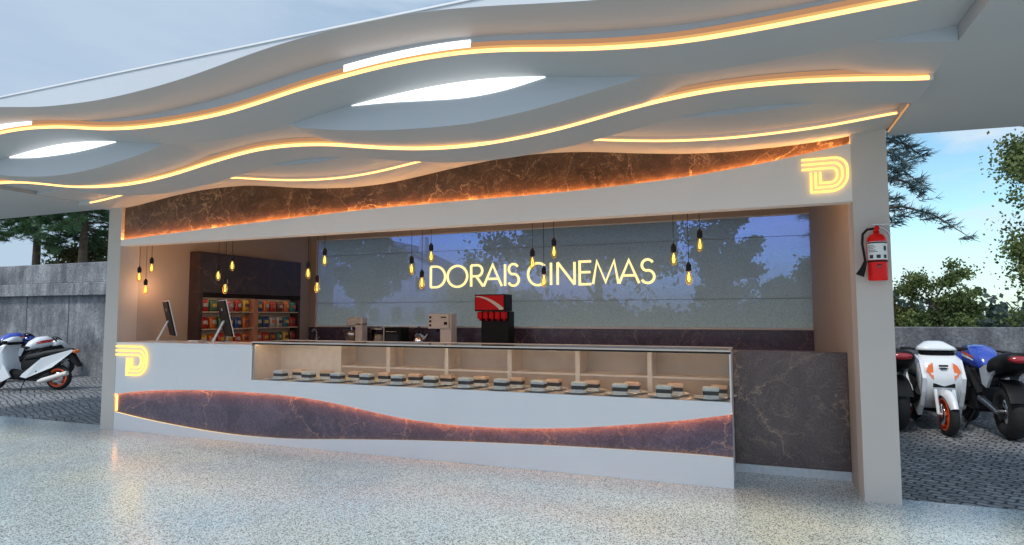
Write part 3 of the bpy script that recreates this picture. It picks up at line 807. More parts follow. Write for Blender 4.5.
sp(MB().box(cx0+.032,cx1+.004,ymid-.05,ymid+.05,1.052,1.885), 'divider', M['divider'])
sp(MB().box(cx1-.02,cx1-.008,cy0+.1,cy1-.08,1.90,1.915), 'led_strip', emit('shelf led', (1.,.72,.5), 3.))
BAGC = {'red': (.55,.03,.02), 'orange': (.72,.18,.03), 'yellow': (.75,.48,.05), 'green': (.05,.20,.09), 'blue': (.03,.10,.32), 'white': (.62,.58,.52), 'brown': (.16,.05,.03), 'teal': (.03,.26,.30), 'pink': (.62,.20,.22)}
for k, c in BAGC.items(): M['bag_'+k] = paint(k+' foil bag', tuple(x*.75 for x in c), .32, .3, 22, bump=.25, bscale=25, coat=.3)
def make_bag(colr, band, w, h):
    mb = MB()
    rings = []
    for t_ in (0,.06,.12,.3,.5,.7,.88,.94,1.):
        th = .004 if t_ in (0,1.) else .008 if t_ in (.06,.94) else .045*math.sin(PI*(t_*.86+.07))**.6
        ww = w*(.5 if t_ in (0,.06,.94,1.) else .48)
        rings.append([(th*math.sin(a)*1., ww*math.copysign(abs(math.cos(a))**.5, math.cos(a)), h*t_) for a in [2*PI*k/12 for k in range(12)]])
    mb.loft(rings)
    t = mb.build('snack_bag', M['bag_'+colr])
    b = MB(); b.add([(.0475,-w*.30,h*.36),(.0475,w*.30,h*.36),(.0475,w*.30,h*.66),(.0475,-w*.30,h*.66)], [(0,1,2,3)])
    b.build('print_patch', M['bag_'+band], t)
    return t
rows = [(SHZ[0], 'top', ['red','green','blue','pink','red','yellow','blue','orange','red','brown','orange','teal']),
        (SHZ[1], 'middle', ['red','orange','green','brown','blue','orange','green','blue','white','white','teal','red']),
        (SHZ[2], 'bottom', ['yellow','orange','red','white','red','orange','orange','red','brown','green','yellow','brown'])]
bands = ['white','yellow','orange','white','yellow','red','white','white','yellow','yellow','white','orange']
for z, rn_, cs in rows:
    for i, cn in enumerate(cs):
        bay = i // 6; k = i % 6
        y = (cy0+.165 if bay == 0 else ymid+.135) + k*.175
        o = make_bag(cn, bands[(i+len(rn_)) % 12] if bands[(i+len(rn_)) % 12] != cn else 'brown', .14, .195+rnd.uniform(-.015,.012))
        o.location = (cx1-.07, y, z+.001); o.rotation_euler = (0, R(-4), rnd.uniform(-.12,.12))
        tag(o, '%s snack bag on the %s shelf, %s from the near end' % (cn, rn_, ORD[i]), 'snack bag', 'snack bags in the cabinet')

# ------------------------------------------------------------------ back counter and machines
BC = thing('back_counter', 'low dark work counter under the rear window', 'counter', (-3.8,3.7,0))
BI = Matrix.Translation((3.8,-3.7,0))
BZ = 1.06
for mb, n, mt in ((MB().box(XL+.003,XR-.003,3.36,4.045,0,BZ-.036),'cabinet_body',M['marble']), (MB().bbox(XL+.003,XR-.003,3.32,4.045,BZ-.035,BZ,.004),'worktop',M['counter_stone'])):
    o = mb.build(n, mt); o.parent = BC; o.matrix_parent_inverse = BI
# soda fountain
SF = thing('soda_fountain', 'tall black soda fountain with red swoosh panel and five nozzles', 'drink machine', (-4.02,3.62,BZ))
MB().bbox(-.27,.235,-.16,.10,0,.60,.008).build('cabinet', M['black'], SF)
MB().bbox(-.33,.235,-.30,.0,.602,.885,.008).build('head', M['black'], SF)
pn = MB(); pn.box(-.31,.20,-.306,-.301,.625,.868); pn.build('sign_panel', M['redplastic'], SF)
xs_ = lin(-.305,.198,24)
sw_ = MB()
ztop = [.858 - .20*max(0,(x+.30)/.5)**2.0 for x in xs_]; wd = [.010+.050*max(0,(x+.30)/.5)**1.6 for x in xs_]
sw_.strip(xs_, [max(z-w*1.7,.628) for z, w in zip(ztop, wd)], ztop, -.309, -.3065); sw_.build('swoosh', M['paper'], SF)
for k in range(5):
    x = -.255+.108*k
    n = MB(); n.bbox(x-.042,x+.042,-.27,-.17,.475,.595,.008)
    n.lathe([(.026,.475),(.022,.45),(.012,.44),(0,.44)], 10, M=Matrix.Translation((x,-.22,0)))
    n.build('nozzle', M['redplastic'], SF)
MB().bbox(-.24,.27,-.30,-.165,0,.04,.005).build('drip_tray', M['blackmat'], SF)
# espresso machine
EM = thing('espresso_machine', 'boxy steel coffee machine with dark buttons left of the soda fountain', 'coffee machine', (-5.06,3.66,BZ))
MB().bbox(-.02,.20,-.20,.02,0,.56,.008).build('body', M['alu'], EM)
hd = MB(); hd.bbox(-.24,.17,-.24,-.02,.30,.565,.008); hd.build('head', M['alu'], EM)
for x, z in ((-.19,.50),(-.19,.43),(-.19,.36)):
    MB().box(x-.02,x+.02,-.247,-.241,z-.018,z+.018).build('button', M['black'], EM)
MB().box(.02,.12,-.247,-.241,.49,.51).build('display', M['black'], EM); MB().box(.08,.14,-.247,-.241,.37,.42).build('display', M['black'], EM)
MB().tube([(-.12,-.10,.30),(-.12,-.10,.24)], .03, 10).build('spout', M['black'], EM)
MB().bbox(-.24,-.022,-.22,.12,0,.03,.004).build('drip_tray', M['steel'], EM)
# stand mixer
SM = thing('stand_mixer', 'pale stand mixer with steel bowl at the left of the back counter', 'mixer', (-6.98,3.66,BZ))
MB().bbox(.05,.20,-.10,.10,.03,.40,.015).build('column', M['alu'], SM)
MB().bbox(-.16,.20,-.10,.10,.33,.50,.03).build('motor_head', M['alu'], SM)
MB().bbox(-.20,.20,-.11,.11,0,.03,.01).build('base', M['alu'], SM)
MB().lathe([(.05,.032),(.09,.05),(.13,.14),(.155,.26),(.15,.258),(.125,.14),(.085,.058),(0,.05)], 20, M=Matrix.Translation((-.09,0,0))).build('bowl', M['steel'], SM)
MB().tube([(-.09,0,.33),(-.09,0,.2)], .02, 8).build('beater', M['steel'], SM)
# glass canister
GC = thing('glass_canister', 'low clear glass canister beside the stand mixer', 'jar', (-6.43,3.62,BZ))
MB().lathe([(.0,.004),(.15,.004),(.155,.02),(.155,.28),(.15,.28),(.149,.02),(0,.01)], 20).build('jar', M['glass'], GC)
MB().lathe([(.157,.281),(.157,.30),(.03,.31),(.025,.33),(0,.335)], 20).build('lid', M['steel'], GC)
MB().lathe([(0,.012),(.14,.012),(.14,.17),(0,.19)], 16).build('contents', M['shelf'], GC)
# toaster
TO = thing('grill_oven', 'small dark grill oven with pale side on the back counter', 'oven', (-6.06,3.62,BZ))
MB().bbox(-.17,.17,-.14,.16,.02,.32,.01).build('body', M['black'], TO)
MB().bbox(-.19,-.172,-.15,.16,.0,.335,.004).build('side_panel', M['alu'], TO)
MB().box(-.13,.13,-.148,-.142,.06,.20).build('door_glass', M['pane_dark'], TO)
MB().tube([(-.11,-.165,.24),(.11,-.165,.24)], .008, 8).build('handle', M['chrome'], TO)
MB().box(-.10,.06,-.09,.06,.321,.333).build('tray', M['chrome'], TO)
# kettle
KE = thing('steel_kettle', 'round polished steel kettle left of the coffee machine', 'kettle', (-5.58,3.60,BZ))
MB().lathe([(0,0),(.10,0),(.115,.03),(.112,.11),(.08,.18),(.03,.21),(.0,.212)], 20).build('body', M['chrome'], KE)
MB().lathe([(.02,.212),(.024,.235),(0,.245)], 10).build('knob', M['black'], KE)
MB().tube([(.09,0,.10),(.15,0,.17),(.17,0,.2)], [.026,.017,.013], 10).build('spout', M['chrome'], KE)
MB().tube([(-.07,0,.18),(-.10,0,.27),(0,0,.33),(.09,0,.27),(.06,0,.19)], .009, 8).build('handle', M['black'], KE)
# tap
TP = thing('tap', 'short steel tap at the left end of the back counter', 'tap', (-8.05,3.86,BZ))
MB().tube([(0,0,0),(0,0,.20),(0,-.03,.25),(0,-.10,.26),(0,-.13,.22)], .018, 10).build('spout', M['steel'], TP)
MB().tube([(.02,0,.08),(.08,0,.11)], .01, 8).build('lever', M['steel'], TP)

# ------------------------------------------------------------------ fire extinguisher on the right pillar
FE = thing('fire_extinguisher', 'red fire extinguisher with black hose hung on the right pillar', 'fire extinguisher', (1.022,-.095,1.888))
MB().lathe([(0,0),(.066,0),(.074,.008),(.075,.02),(.075,.335),(.070,.365),(.052,.392),(.03,.402),(.024,.405),(.024,.43),(0,.43)], 28).build('cylinder', M['red'], FE)
def wrap(mb, r, a0, a1, z0, z1, n=12, mi=0):
    vs = []; 
    for i in range(n+1):
        a = R(a0+(a1-a0)*i/n); vs += [(r*math.cos(a), r*math.sin(a), z0), (r*math.cos(a), r*math.sin(a), z1)]
    mb.add(vs, [(2*i,2*i+2,2*i+3,2*i+1) for i in range(n)], mi, True); return mb
lb = MB(); wrap(lb, .0762, 195, 345, .175, .33)
wrap(lb, .0768, 200, 340, .314, .327, mi=1)
for k in range(5): wrap(lb, .0768, 205, 205+rnd.uniform(35,60), .293-.013*k, .298-.013*k, mi=1)
for k in range(3): wrap(lb, .0768, 215+42*k, 238+42*k, .186, .216, mi=1)
wrap(lb, .0768, 300, 320, .25, .29, mi=1)
lb.build('label', [M['paper'], M['ink']], FE)
MB().lathe([(.0762,.155),(.0775,.157),(.0775,.168),(.0762,.17)], 28).build('strap', M['black'], FE)
g = MB(); g.lathe([(0,0),(.02,0),(.02,.004),(0,.005)], 14, M=Matrix.Translation((0,-.0765,.118)) @ Matrix.Rotation(R(90),4,'X')); g.build('badge', M['redlens'], FE)
MB().tube([(0,0,.425),(0,0,.465)], .022, 10).build('valve', M['steel'], FE)
MB().lathe([(0,0),(.022,0),(.022,.008),(0,.01)], 14, M=Matrix.Translation((0,-.022,.447)) @ Matrix.Rotation(R(90),4,'X')).build('gauge', M['redplastic'], FE)
hn = MB(); hn.bbox(-.03,.135,-.012,.012,.474,.486,.003); hn.tube([(.0,0,.455),(.05,0,.45),(.085,0,.42),(.10,0,.385)], .009, 8)
hn.build('handle', M['steel'], FE)
MB().tube([(-.02,0,.447),(-.07,-.01,.44),(-.105,-.02,.40),(-.112,-.02,.32),(-.10,-.02,.22),(-.095,-.03,.16)], .011, 8).build('hose', M['blackmat'], FE)
MB().tube([(-.095,-.03,.165),(-.115,-.03,.10),(-.14,-.03,.045)], [.013,.022,.034], 12).build('nozzle', M['black'], FE)
MB().box(-.03,.03,.075,.094,.2,.40).build('bracket', M['steel'], FE)

# ------------------------------------------------------------------ motorbikes
def sup(cx, cy, cz, a, b, axis, n=16, p=2.6):
    # superellipse ring; axis 'x' -> (y,z) plane, axis 'z' -> (x,y) plane
    out = []
    for k in range(n):
        t = 2*PI*k/n; c, s = math.cos(t), math.sin(t)
        u = a*math.copysign(abs(c)**(2/p), c); w = b*math.copysign(abs(s)**(2/p), s)
        out.append((cx, cy+u, cz+w) if axis == 'x' else (cx+u, cy+w, cz))
    return out
def torus(mb, rmaj, rmin, flat=1., seg=36, s2=12, mi=0, M=None):
    vs = []; fs = []
    for i in range(seg):
        a = 2*PI*i/seg
        for k in range(s2):
            b = 2*PI*k/s2
            r = rmaj+rmin*math.cos(b)
            vs.append((r*math.cos(a), rmin*flat*math.sin(b), r*math.sin(a)))
    for i in range(seg):
        for k in range(s2):
            i2, k2 = (i+1)%seg, (k+1)%s2
            fs.append((i*s2+k, i2*s2+k, i2*s2+k2, i*s2+k2))
    return mb.add(vs, fs, mi, True, M)
def wheel(parent, x, r, minor, flat, rimmat, spokes=5, disc=True, rimr=.018):
    w = thing('wheel', None, None, (x,0,r)); w.parent = parent
    torus(MB(), r-minor, minor, flat).build('tyre', M['rubber'], w)
    rm = MB(); torus(rm, r-2*minor+(.010 if rimr < .02 else .022), rimr, (minor*flat+.006)/rimr if rimr > .02 else 1.6*flat, 36, 8)
    for k in range(spokes):
        a = 2*PI*k/spokes
        c, s = math.cos(a), math.sin(a)
        rm.tube([(c*.03,0,s*.03),(c*(r-2*minor),0,s*(r-2*minor))], [.026,.017], 6)
    rm.tube([(0,-.055,0),(0,.055,0)], .036, 12)
    rm.build('rim', rimmat, w)
    if disc:
        d = MB(); 
        for sy in (-1,1): d.lathe([(.045,0),(r*.5,0),(r*.5,.005),(.045,.005)], 24, M=Matrix.Translation((0,sy*.07,0)) @ Matrix.Rotation(R(90),4,'X'))
        d.build('brake_disc', M['chrome'], w)
    return w

def make_scooter():
    t = thing('scooter', 'x', 'scooter')
    wheel(t, .685, .265, .048, 1.15, M['orange'], rimr=.032)
    wheel(t, -.685, .265, .05, 1.25, M['orange'], rimr=.036)
    # front mudguard and fork
    mg = MB(); rings = []
    for k in range(9):
        a = R(20+k*16); r = .285
        cx, cz = .685+r*math.cos(a), .265+r*math.sin(a)
        w = .072*(1-.35*abs(k-4)/4.)
        d = (math.cos(a), math.sin(a))
        rings.append([(cx+d[0]*.02*math.sin(b)-d[0]*.05*(abs(math.cos(b))**3), w*math.cos(b), cz+d[1]*.02*math.sin(b)-d[1]*.05*(abs(math.cos(b))**3)) for b in [PI*j/7 for j in range(8)]])
    vs = [p for r_ in rings for p in r_]; fs = []
    for i in range(8):
        for j in range(7): fs.append((i*8+j,i*8+j+1,(i+1)*8+j+1,(i+1)*8+j))
    mg.add(vs, fs, 0, True); mg.build('front_mudguard', M['bikewhite'], t)
    fk = MB()
    for s in (-1,1): fk.tube([(.685,s*.10,.265),(.60,s*.10,.56)], .021, 8)
    fk.tube([(.685,-.11,.265),(.685,.11,.265)], .015, 8)
    fk.build('fork', M['bikewhite'], t)
    # front apron: broad white shield, wedge in side view
    ap = MB()
    ap.loft([sup(.34,0,.30,.05,.19,'z',18,3), sup(.40,0,.42,.11,.235,'z',18,3.2), sup(.44,0,.60,.16,.25,'z',18,3.4),
             sup(.47,0,.76,.15,.25,'z',18,3.4), sup(.42,0,.93,.10,.235,'z',18,3.2), sup(.35,0,1.0,.06,.2,'z',18,3)])
    ap.build('apron', M['bikewhite'], t)
    # leg panels sweeping down behind the wheel
    for s in (-1,1):
        lp = MB(); y = s*.215
        poly = [(.30,.98),(.45,.72),(.30,.52),(.18,.30),(.36,.20),(.47,.34),(.56,.52),(.62,.70),(.50,.92)]
        lp.prism(poly, y-.022, y+.022); lp.build('leg_panel', M['bikewhite'], t)
    # black gap under the cowl, headstock cowl
    MB().loft([sup(.37,0,.985,.085,.20,'z',16,3), sup(.345,0,1.045,.075,.20,'z',16,3)]).build('instrument_band', M['black'], t)
    MB().loft([sup(.35,0,1.046,.13,.235,'z',16,3), sup(.33,0,1.09,.11,.20,'z',16,2.8), sup(.28,0,1.15,.05,.11,'z',16,2.6), sup(.27,0,1.16,.02,.06,'z',16,2.4)]).build('handlebar_cowl', M['bikewhite'], t)
    hb = MB(); hb.tube([(.27,-.36,1.06),(.30,-.2,1.05),(.30,.2,1.05),(.27,.36,1.06)], .014, 8); hb.build('handlebar', M['black'], t)
    for s in (-1,1):
        g = MB(); g.tube([(.268,s*.26,1.06),(.262,s*.38,1.06)], .02, 8); g.tube([(.33,s*.25,1.05),(.32,s*.37,1.05)], .006, 6); g.build('grip', M['blackmat'], t)
        # indicator: leaf shaped orange lens on the apron face
        ln = MB(); yc = s*.135
        pts = [(.612,yc-s*.022,.89),(.612,yc+s*.018,.86),(.622,yc+s*.050,.79),(.632,yc+s*.012,.73),(.634,yc-s*.022,.69)]
        vs = [(a-.02+.005,b,c) for a,b,c in pts]+[(a-.06,b,c) for a,b,c in pts]
        ln.add(vs, [(0,1,2,3,4)]+[(k,(k+1)%5,5+(k+1)%5,5+k) for k in range(5)])
        ln.build('indicator', M['orangelens'], t)
    em = MB(); em.box(.600,.612,-.05,.05,.845,.87); em.box(.602,.614,-.035,.035,.815,.835); em.build('emblem', M['ink'], t)
    MB().box(.585,.60,-.12,.12,.585,.635).build('air_slot', M['black'], t)
    # tunnel, engine, seat, tail
    MB().loft([sup(.36,0,.36,.10,.12,'x',14,3), sup(.10,0,.32,.13,.10,'x',14,3), sup(-.10,0,.36,.15,.15,'x',14,3), sup(-.30,0,.42,.16,.2,'x',14,3), sup(-.55,0,.45,.10,.14,'x',14,3)]).build('floor_tunnel', M['blackmat'], t)
    MB().loft([sup(.02,0,.66,.10,.03,'x',16,2.5), sup(-.06,0,.71,.14,.07,'x',16,2.6), sup(-.30,0,.75,.16,.075,'x',16,2.6), sup(-.45,0,.80,.155,.06,'x',16,2.6), sup(-.70,0,.84,.14,.055,'x',16,2.6), sup(-.93,0,.865,.10,.04,'x',16,2.5), sup(-.98,0,.87,.06,.02,'x',16,2.4)]).build('seat', M['seat'], t)
    MB().loft([sup(.05,0,.55,.12,.12,'x',14,3), sup(-.25,0,.57,.15,.14,'x',14,3), sup(-.55,0,.68,.14,.10,'x',14,3), sup(-.80,0,.76,.10,.07,'x',14,3)]).build('underseat', M['blackmat'], t)
    for s in (-1,1):
        pl = MB(); poly = [(.02,.30),(-.10,.27),(-.62,.50),(-1.02,.845),(-.98,.875),(-.72,.80),(-.40,.70),(-.36,.66),(-.02,.36)]
        y = s*.172; n = len(poly)
        vs = [(x, y + s*.0 - s*.07*max(0,(-x-.35)/.65), z) for x, z in poly]; v2 = [(x, y2-s*.03, z) for x, y2, z in vs]
        pl.add(vs+v2, [tuple(range(n)), tuple(reversed(range(n,2*n)))]+[(k,(k+1)%n,n+(k+1)%n,n+k) for k in range(n)])
        pl.build('side_panel', M['bikewhite'], t)
    MB().bbox(-1.06,-.985,-.075,.075,.80,.868,.015).build('tail_light', M['orangelens'], t)
    MB().prism([(-.88,.80),(-.98,.78),(-1.14,.52),(-1.10,.50),(-.93,.66),(-.82,.72)], -.07, .07).build('rear_mudguard', M['blackmat'], t)
    MB().bbox(-.56,-.10,-.12,.12,.20,.40,.03).build('engine', M['engine'], t)
    ex = MB(); ex.tube([(-.36,.17,.20),(-.46,.175,.22),(-.98,.19,.38)], [.03,.055,.05], 14); ex.build('exhaust', M['alu'], t)
    sh = MB(); sh.tube([(-.66,-.13,.30),(-.60,-.13,.66)], .025, 8); sh.build('shock_absorber', M['engine'], t)
    MB().tube([(-.05,.10,.25),(-.03,.22,.01)], .01, 6).build('side_stand', M['engine'], t)
    return t

def make_sportbike(tankmat, stripemat, cowlmat, stripe2, fairmat):
    t = thing('sport_motorbike', 'x', 'motorbike')
    wheel(t, .70, .30, .058, 1.05, M['engine'], 5)
    wheel(t, -.70, .325, .098, 1.05, M['engine'], 5)
    fk = MB()
    for s in (-1,1): fk.tube([(.70,s*.105,.30),(.44,s*.105,.98)], .025, 10)
    fk.build('fork', M['steel'], t)
    MB().loft([sup(.95,0,.50,.04,.02,'x',12), sup(.84,0,.58,.07,.03,'x',12), sup(.70,0,.625,.08,.03,'x',12), sup(.55,0,.58,.07,.025,'x',12)]).build('front_mudguard', cowlmat, t)
    tk = MB(); tk.loft([sup(-.16,0,.80,.08,.06,'x',18,2.6), sup(-.08,0,.86,.13,.11,'x',18,2.6), sup(.08,0,.91,.17,.16,'x',18,2.6), sup(.26,0,.935,.175,.16,'x',18,2.6), sup(.38,0,.93,.14,.12,'x',18,2.5), sup(.46,0,.91,.07,.06,'x',18,2.4)])
    tank = tk.build('tank', tankmat, t)
    for s in (-1,1):
        st = MB()
        for (dz, mt) in ((0.,0),(.035,1)):
            A = [(-.02,.140,.90+dz),(.10,.173,.945+dz),(.26,.178,.965+dz),(.36,.152,.975+dz)]
            B = [(-.02,.142,.885+dz),(.10,.176,.915+dz),(.26,.180,.935+dz),(.36,.156,.955+dz)]
            vs = [(x,s*(y+.004),z) for x,y,z in A]+[(x,s*(y+.004),z) for x,y,z in B]
            st.add(vs, [(k,k+1,5+k,4+k) for k in range(3)], mt)
        st.build('tank_stripe', [stripemat, stripe2], tank)
    # front cowl and screen
    MB().loft([sup(.38,0,.86,.20,.13,'x',16,2.6), sup(.52,0,.88,.19,.14,'x',16,2.5), sup(.68,0,.84,.15,.11,'x',16,2.4), sup(.80,0,.78,.09,.06,'x',16,2.2), sup(.85,0,.76,.04,.03,'x',16,2.2)]).build('front_cowl', cowlmat, t)
    MB().loft([sup(.42,0,1.02,.12,.02,'x',12), sup(.50,0,1.05,.11,.03,'x',12), sup(.62,0,.98,.09,.02,'x',12)]).build('windscreen', M['pane_dark'], t)
    for s in (-1,1):
        fp_ = MB(); poly = [(.55,.86),(.30,.82),(.05,.72),(.0,.55),(.10,.36),(.34,.26),(.50,.40),(.46,.62),(.62,.76)]
        fp_.prism(poly, s*.19-.018, s*.19+.018); fp_.build('side_fairing', fairmat, t)
        hb = MB(); hb.tube([(.42,s*.10,.99),(.40,s*.22,1.0),(.33,s*.36,.98)], .014, 8); hb.tube([(.355,s*.30,.985),(.31,s*.40,.97)], .02, 8); hb.tube([(.42,s*.2,1.0),(.43,s*.34,.98)], .007, 6)
        hb.build('handlebar', M['black'], t)
    cl = MB(); cl.bbox(.42,.50,-.09,.09,1.0,1.06,.015); cl.tube([(.42,-.1,.985),(.42,.1,.985)], .02, 8); cl.build('instruments', M['black'], t)
    # seat, tail
    MB().loft([sup(-.12,0,.82,.10,.03,'x',14,2.6), sup(-.30,0,.80,.15,.04,'x',14,2.6), sup(-.48,0,.84,.13,.05,'x',14,2.6), sup(-.60,0,.90,.12,.05,'x',14,2.6)]).build('seat', M['seat'], t)
    MB().loft([sup(-.42,0,.78,.14,.08,'x',16,2.6), sup(-.62,0,.86,.19,.12,'x',16,2.6), sup(-.82,0,.91,.19,.13,'x',16,2.5), sup(-.98,0,.94,.17,.11,'x',16,2.3), sup(-1.05,0,.96,.13,.075,'x',16,2.2)]).build('tail_cowl', M['black'], t)
    tl = MB(); tl.loft([sup(-1.03,0,.965,.125,.05,'x',14,2.4), sup(-1.075,0,.97,.11,.036,'x',14,2.4)]); tl.build('tail_light', M['redlens'], t)
    for s in (-1,1):
        pl = MB(); poly = [(-.28,.80),(-.35,.62),(-.48,.58),(-.62,.74),(-.86,.86),(-.70,.90),(-.45,.86)]
        n = len(poly); vs = [(x, s*(.165-.02*max(0,-x-.5)), z) for x, z in poly]; v2 = [(x,y-s*.03,z) for x,y,z in vs]
        pl.add(vs+v2, [tuple(range(n)), tuple(reversed(range(n,2*n)))]+[(k,(k+1)%n,n+(k+1)%n,n+k) for k in range(n)])
        pl.build('side_panel', M['bikewhite'], t)
    # hugger, plate bracket
    hg = MB(); rings = []
    for k in range(8):
        a = R(60+k*14); r = .365; rings.append([(-.70+r*math.cos(a)+.0, .115*math.cos(b), .325+(r+.02*math.sin(b))*math.sin(a)) for b in [PI*j/6 for j in range(7)]])
    hg.add([p for r_ in rings for p in r_], [(i*7+j,i*7+j+1,(i+1)*7+j+1,(i+1)*7+j) for i in range(7) for j in range(6)], 0, True); hg.build('rear_mudguard', M['black'], t)
    # engine, frame, swingarm, exhaust
    en = MB(); en.bbox(-.16,.30,-.17,.17,.24,.56,.04); en.bbox(-.02,.24,-.15,.15,.54,.80,.03); en.build('engine', M['engine'], t)
    fr_ = MB()
    for s in (-1,1): fr_.tube([(.42,s*.07,.88),(.1,s*.16,.74),(-.22,s*.15,.48)], .034, 8)
    fr_.build('frame', M['blackmat'], t)
    sa = MB()
    for s in (-1,1): sa.tube([(-.18,s*.13,.42),(-.72,s*.145,.325)], [.045,.03], 8)
    sa.tube([(-.70,-.16,.325),(-.70,.16,.325)], .025, 10); sa.build('swingarm', M['steel'], t)
    ex = MB(); ex.tube([(.2,-.12,.24),(-.15,-.16,.22),(-.36,-.2,.30)], .028, 8); ex.tube([(-.34,-.2,.29),(-.44,-.215,.34),(-.80,-.25,.52)], [.03,.06,.055], 12); ex.build('exhaust', M['engine'], t)
    MB().tube([(-.05,.14,.28),(-.02,.27,.01)], .011, 6).build('side_stand', M['engine'], t)
    return t

GZ = -.016
def put(o, rear, front, label, group):
    # rear and front wheel contact points on the yard
    a = Vector(rear); b = Vector(front); d = b-a
    o.location = ((a.x+b.x)/2, (a.y+b.y)/2, GZ); o.rotation_euler = (0, 0, math.atan2(d.y, d.x))
    o['label'] = label; o['group'] = group
scot = make_scooter()
put(scot, (-14.17,2.90), (-15.42,2.34), 'white scooter with orange wheels seen from its side, left yard', 'white scooters with orange wheels')
s2 = copy_tree(scot); s2.scale = (1.07,1.07,1.07)
put(s2, (2.33,5.12), (2.41,3.76), 'white scooter with orange wheels facing front, beside the right pillar', 'white scooters with orange wheels')
sb = make_sportbike(M['bikeblue'], M['bikewhite'], M['bikeblue'], M['orange'], M['blackmat'])
put(sb, (3.10,3.72), (3.06,5.22), 'blue sport motorbike with fat rear tyre at the right edge', 'sport motorbikes')
sb.scale = (1.08,1.08,1.08)
s3 = copy_tree(sb)
put(s3, (1.865,4.03), (1.76,5.45), 'sport motorbike mostly hidden behind the right pillar', 'sport motorbikes')
sw2 = make_sportbike(M['bikewhite'], M['redplastic'], M['bikewhite'], M['redplastic'], M['blackmat'])
put(sw2, (-17.15,3.4), (-17.05,4.8), 'white and red sport motorbike behind the left scooter, nearest the concrete wall', 'sport motorbikes')
s4 = copy_tree(sb)
put(s4, (-18.15,3.3), (-18.1,4.7), 'blue sport motorbike at the left edge behind the white scooter', 'sport motorbikes')

# ------------------------------------------------------------------ walls
def wall_box(name, label, x0, x1, y0, y1, h, mat, ledge=None, cols=()):
    t = thing(name, label, 'wall', ((x0+x1)/2, y0, 0))
    T = Matrix.Translation((-(x0+x1)/2, -y0, 0))
    o = MB().bbox(x0, x1, y0, y1, -.05, h, .012).build('wall_face', mat); o.parent = t; o.matrix_parent_inverse = T
    if ledge:
        for (za, zb, d) in ledge:
            o = MB().bbox(x0-.01, x1+.01, y0-d, y0-.002, za, zb, .015).build('ledge', mat); o.parent = t; o.matrix_parent_inverse = T
    for x in cols:
        o = MB().box(x-.012, x+.012, y0-.006, y0-.001, -.04, 2.145).build('joint', M['ink']); o.parent = t; o.matrix_parent_inverse = T
    return t
wall_box('concrete_wall', 'tall weathered concrete wall with ledge behind the left motorbikes', -30, -8.95, 5.25, 5.55, 3.06, M['conc_old'],
         [(2.15,2.50,.17),(2.505,3.05,.06)], (-28.4,-26.6,-24.8,-23.0,-21.2,-19.4,-17.6,-15.8,-14.0))
wall_box('boundary_wall', 'low rough grey boundary wall behind the right motorbikes', 1.3, 20, 5.72, 5.95, 1.39, M['conc_grey'])

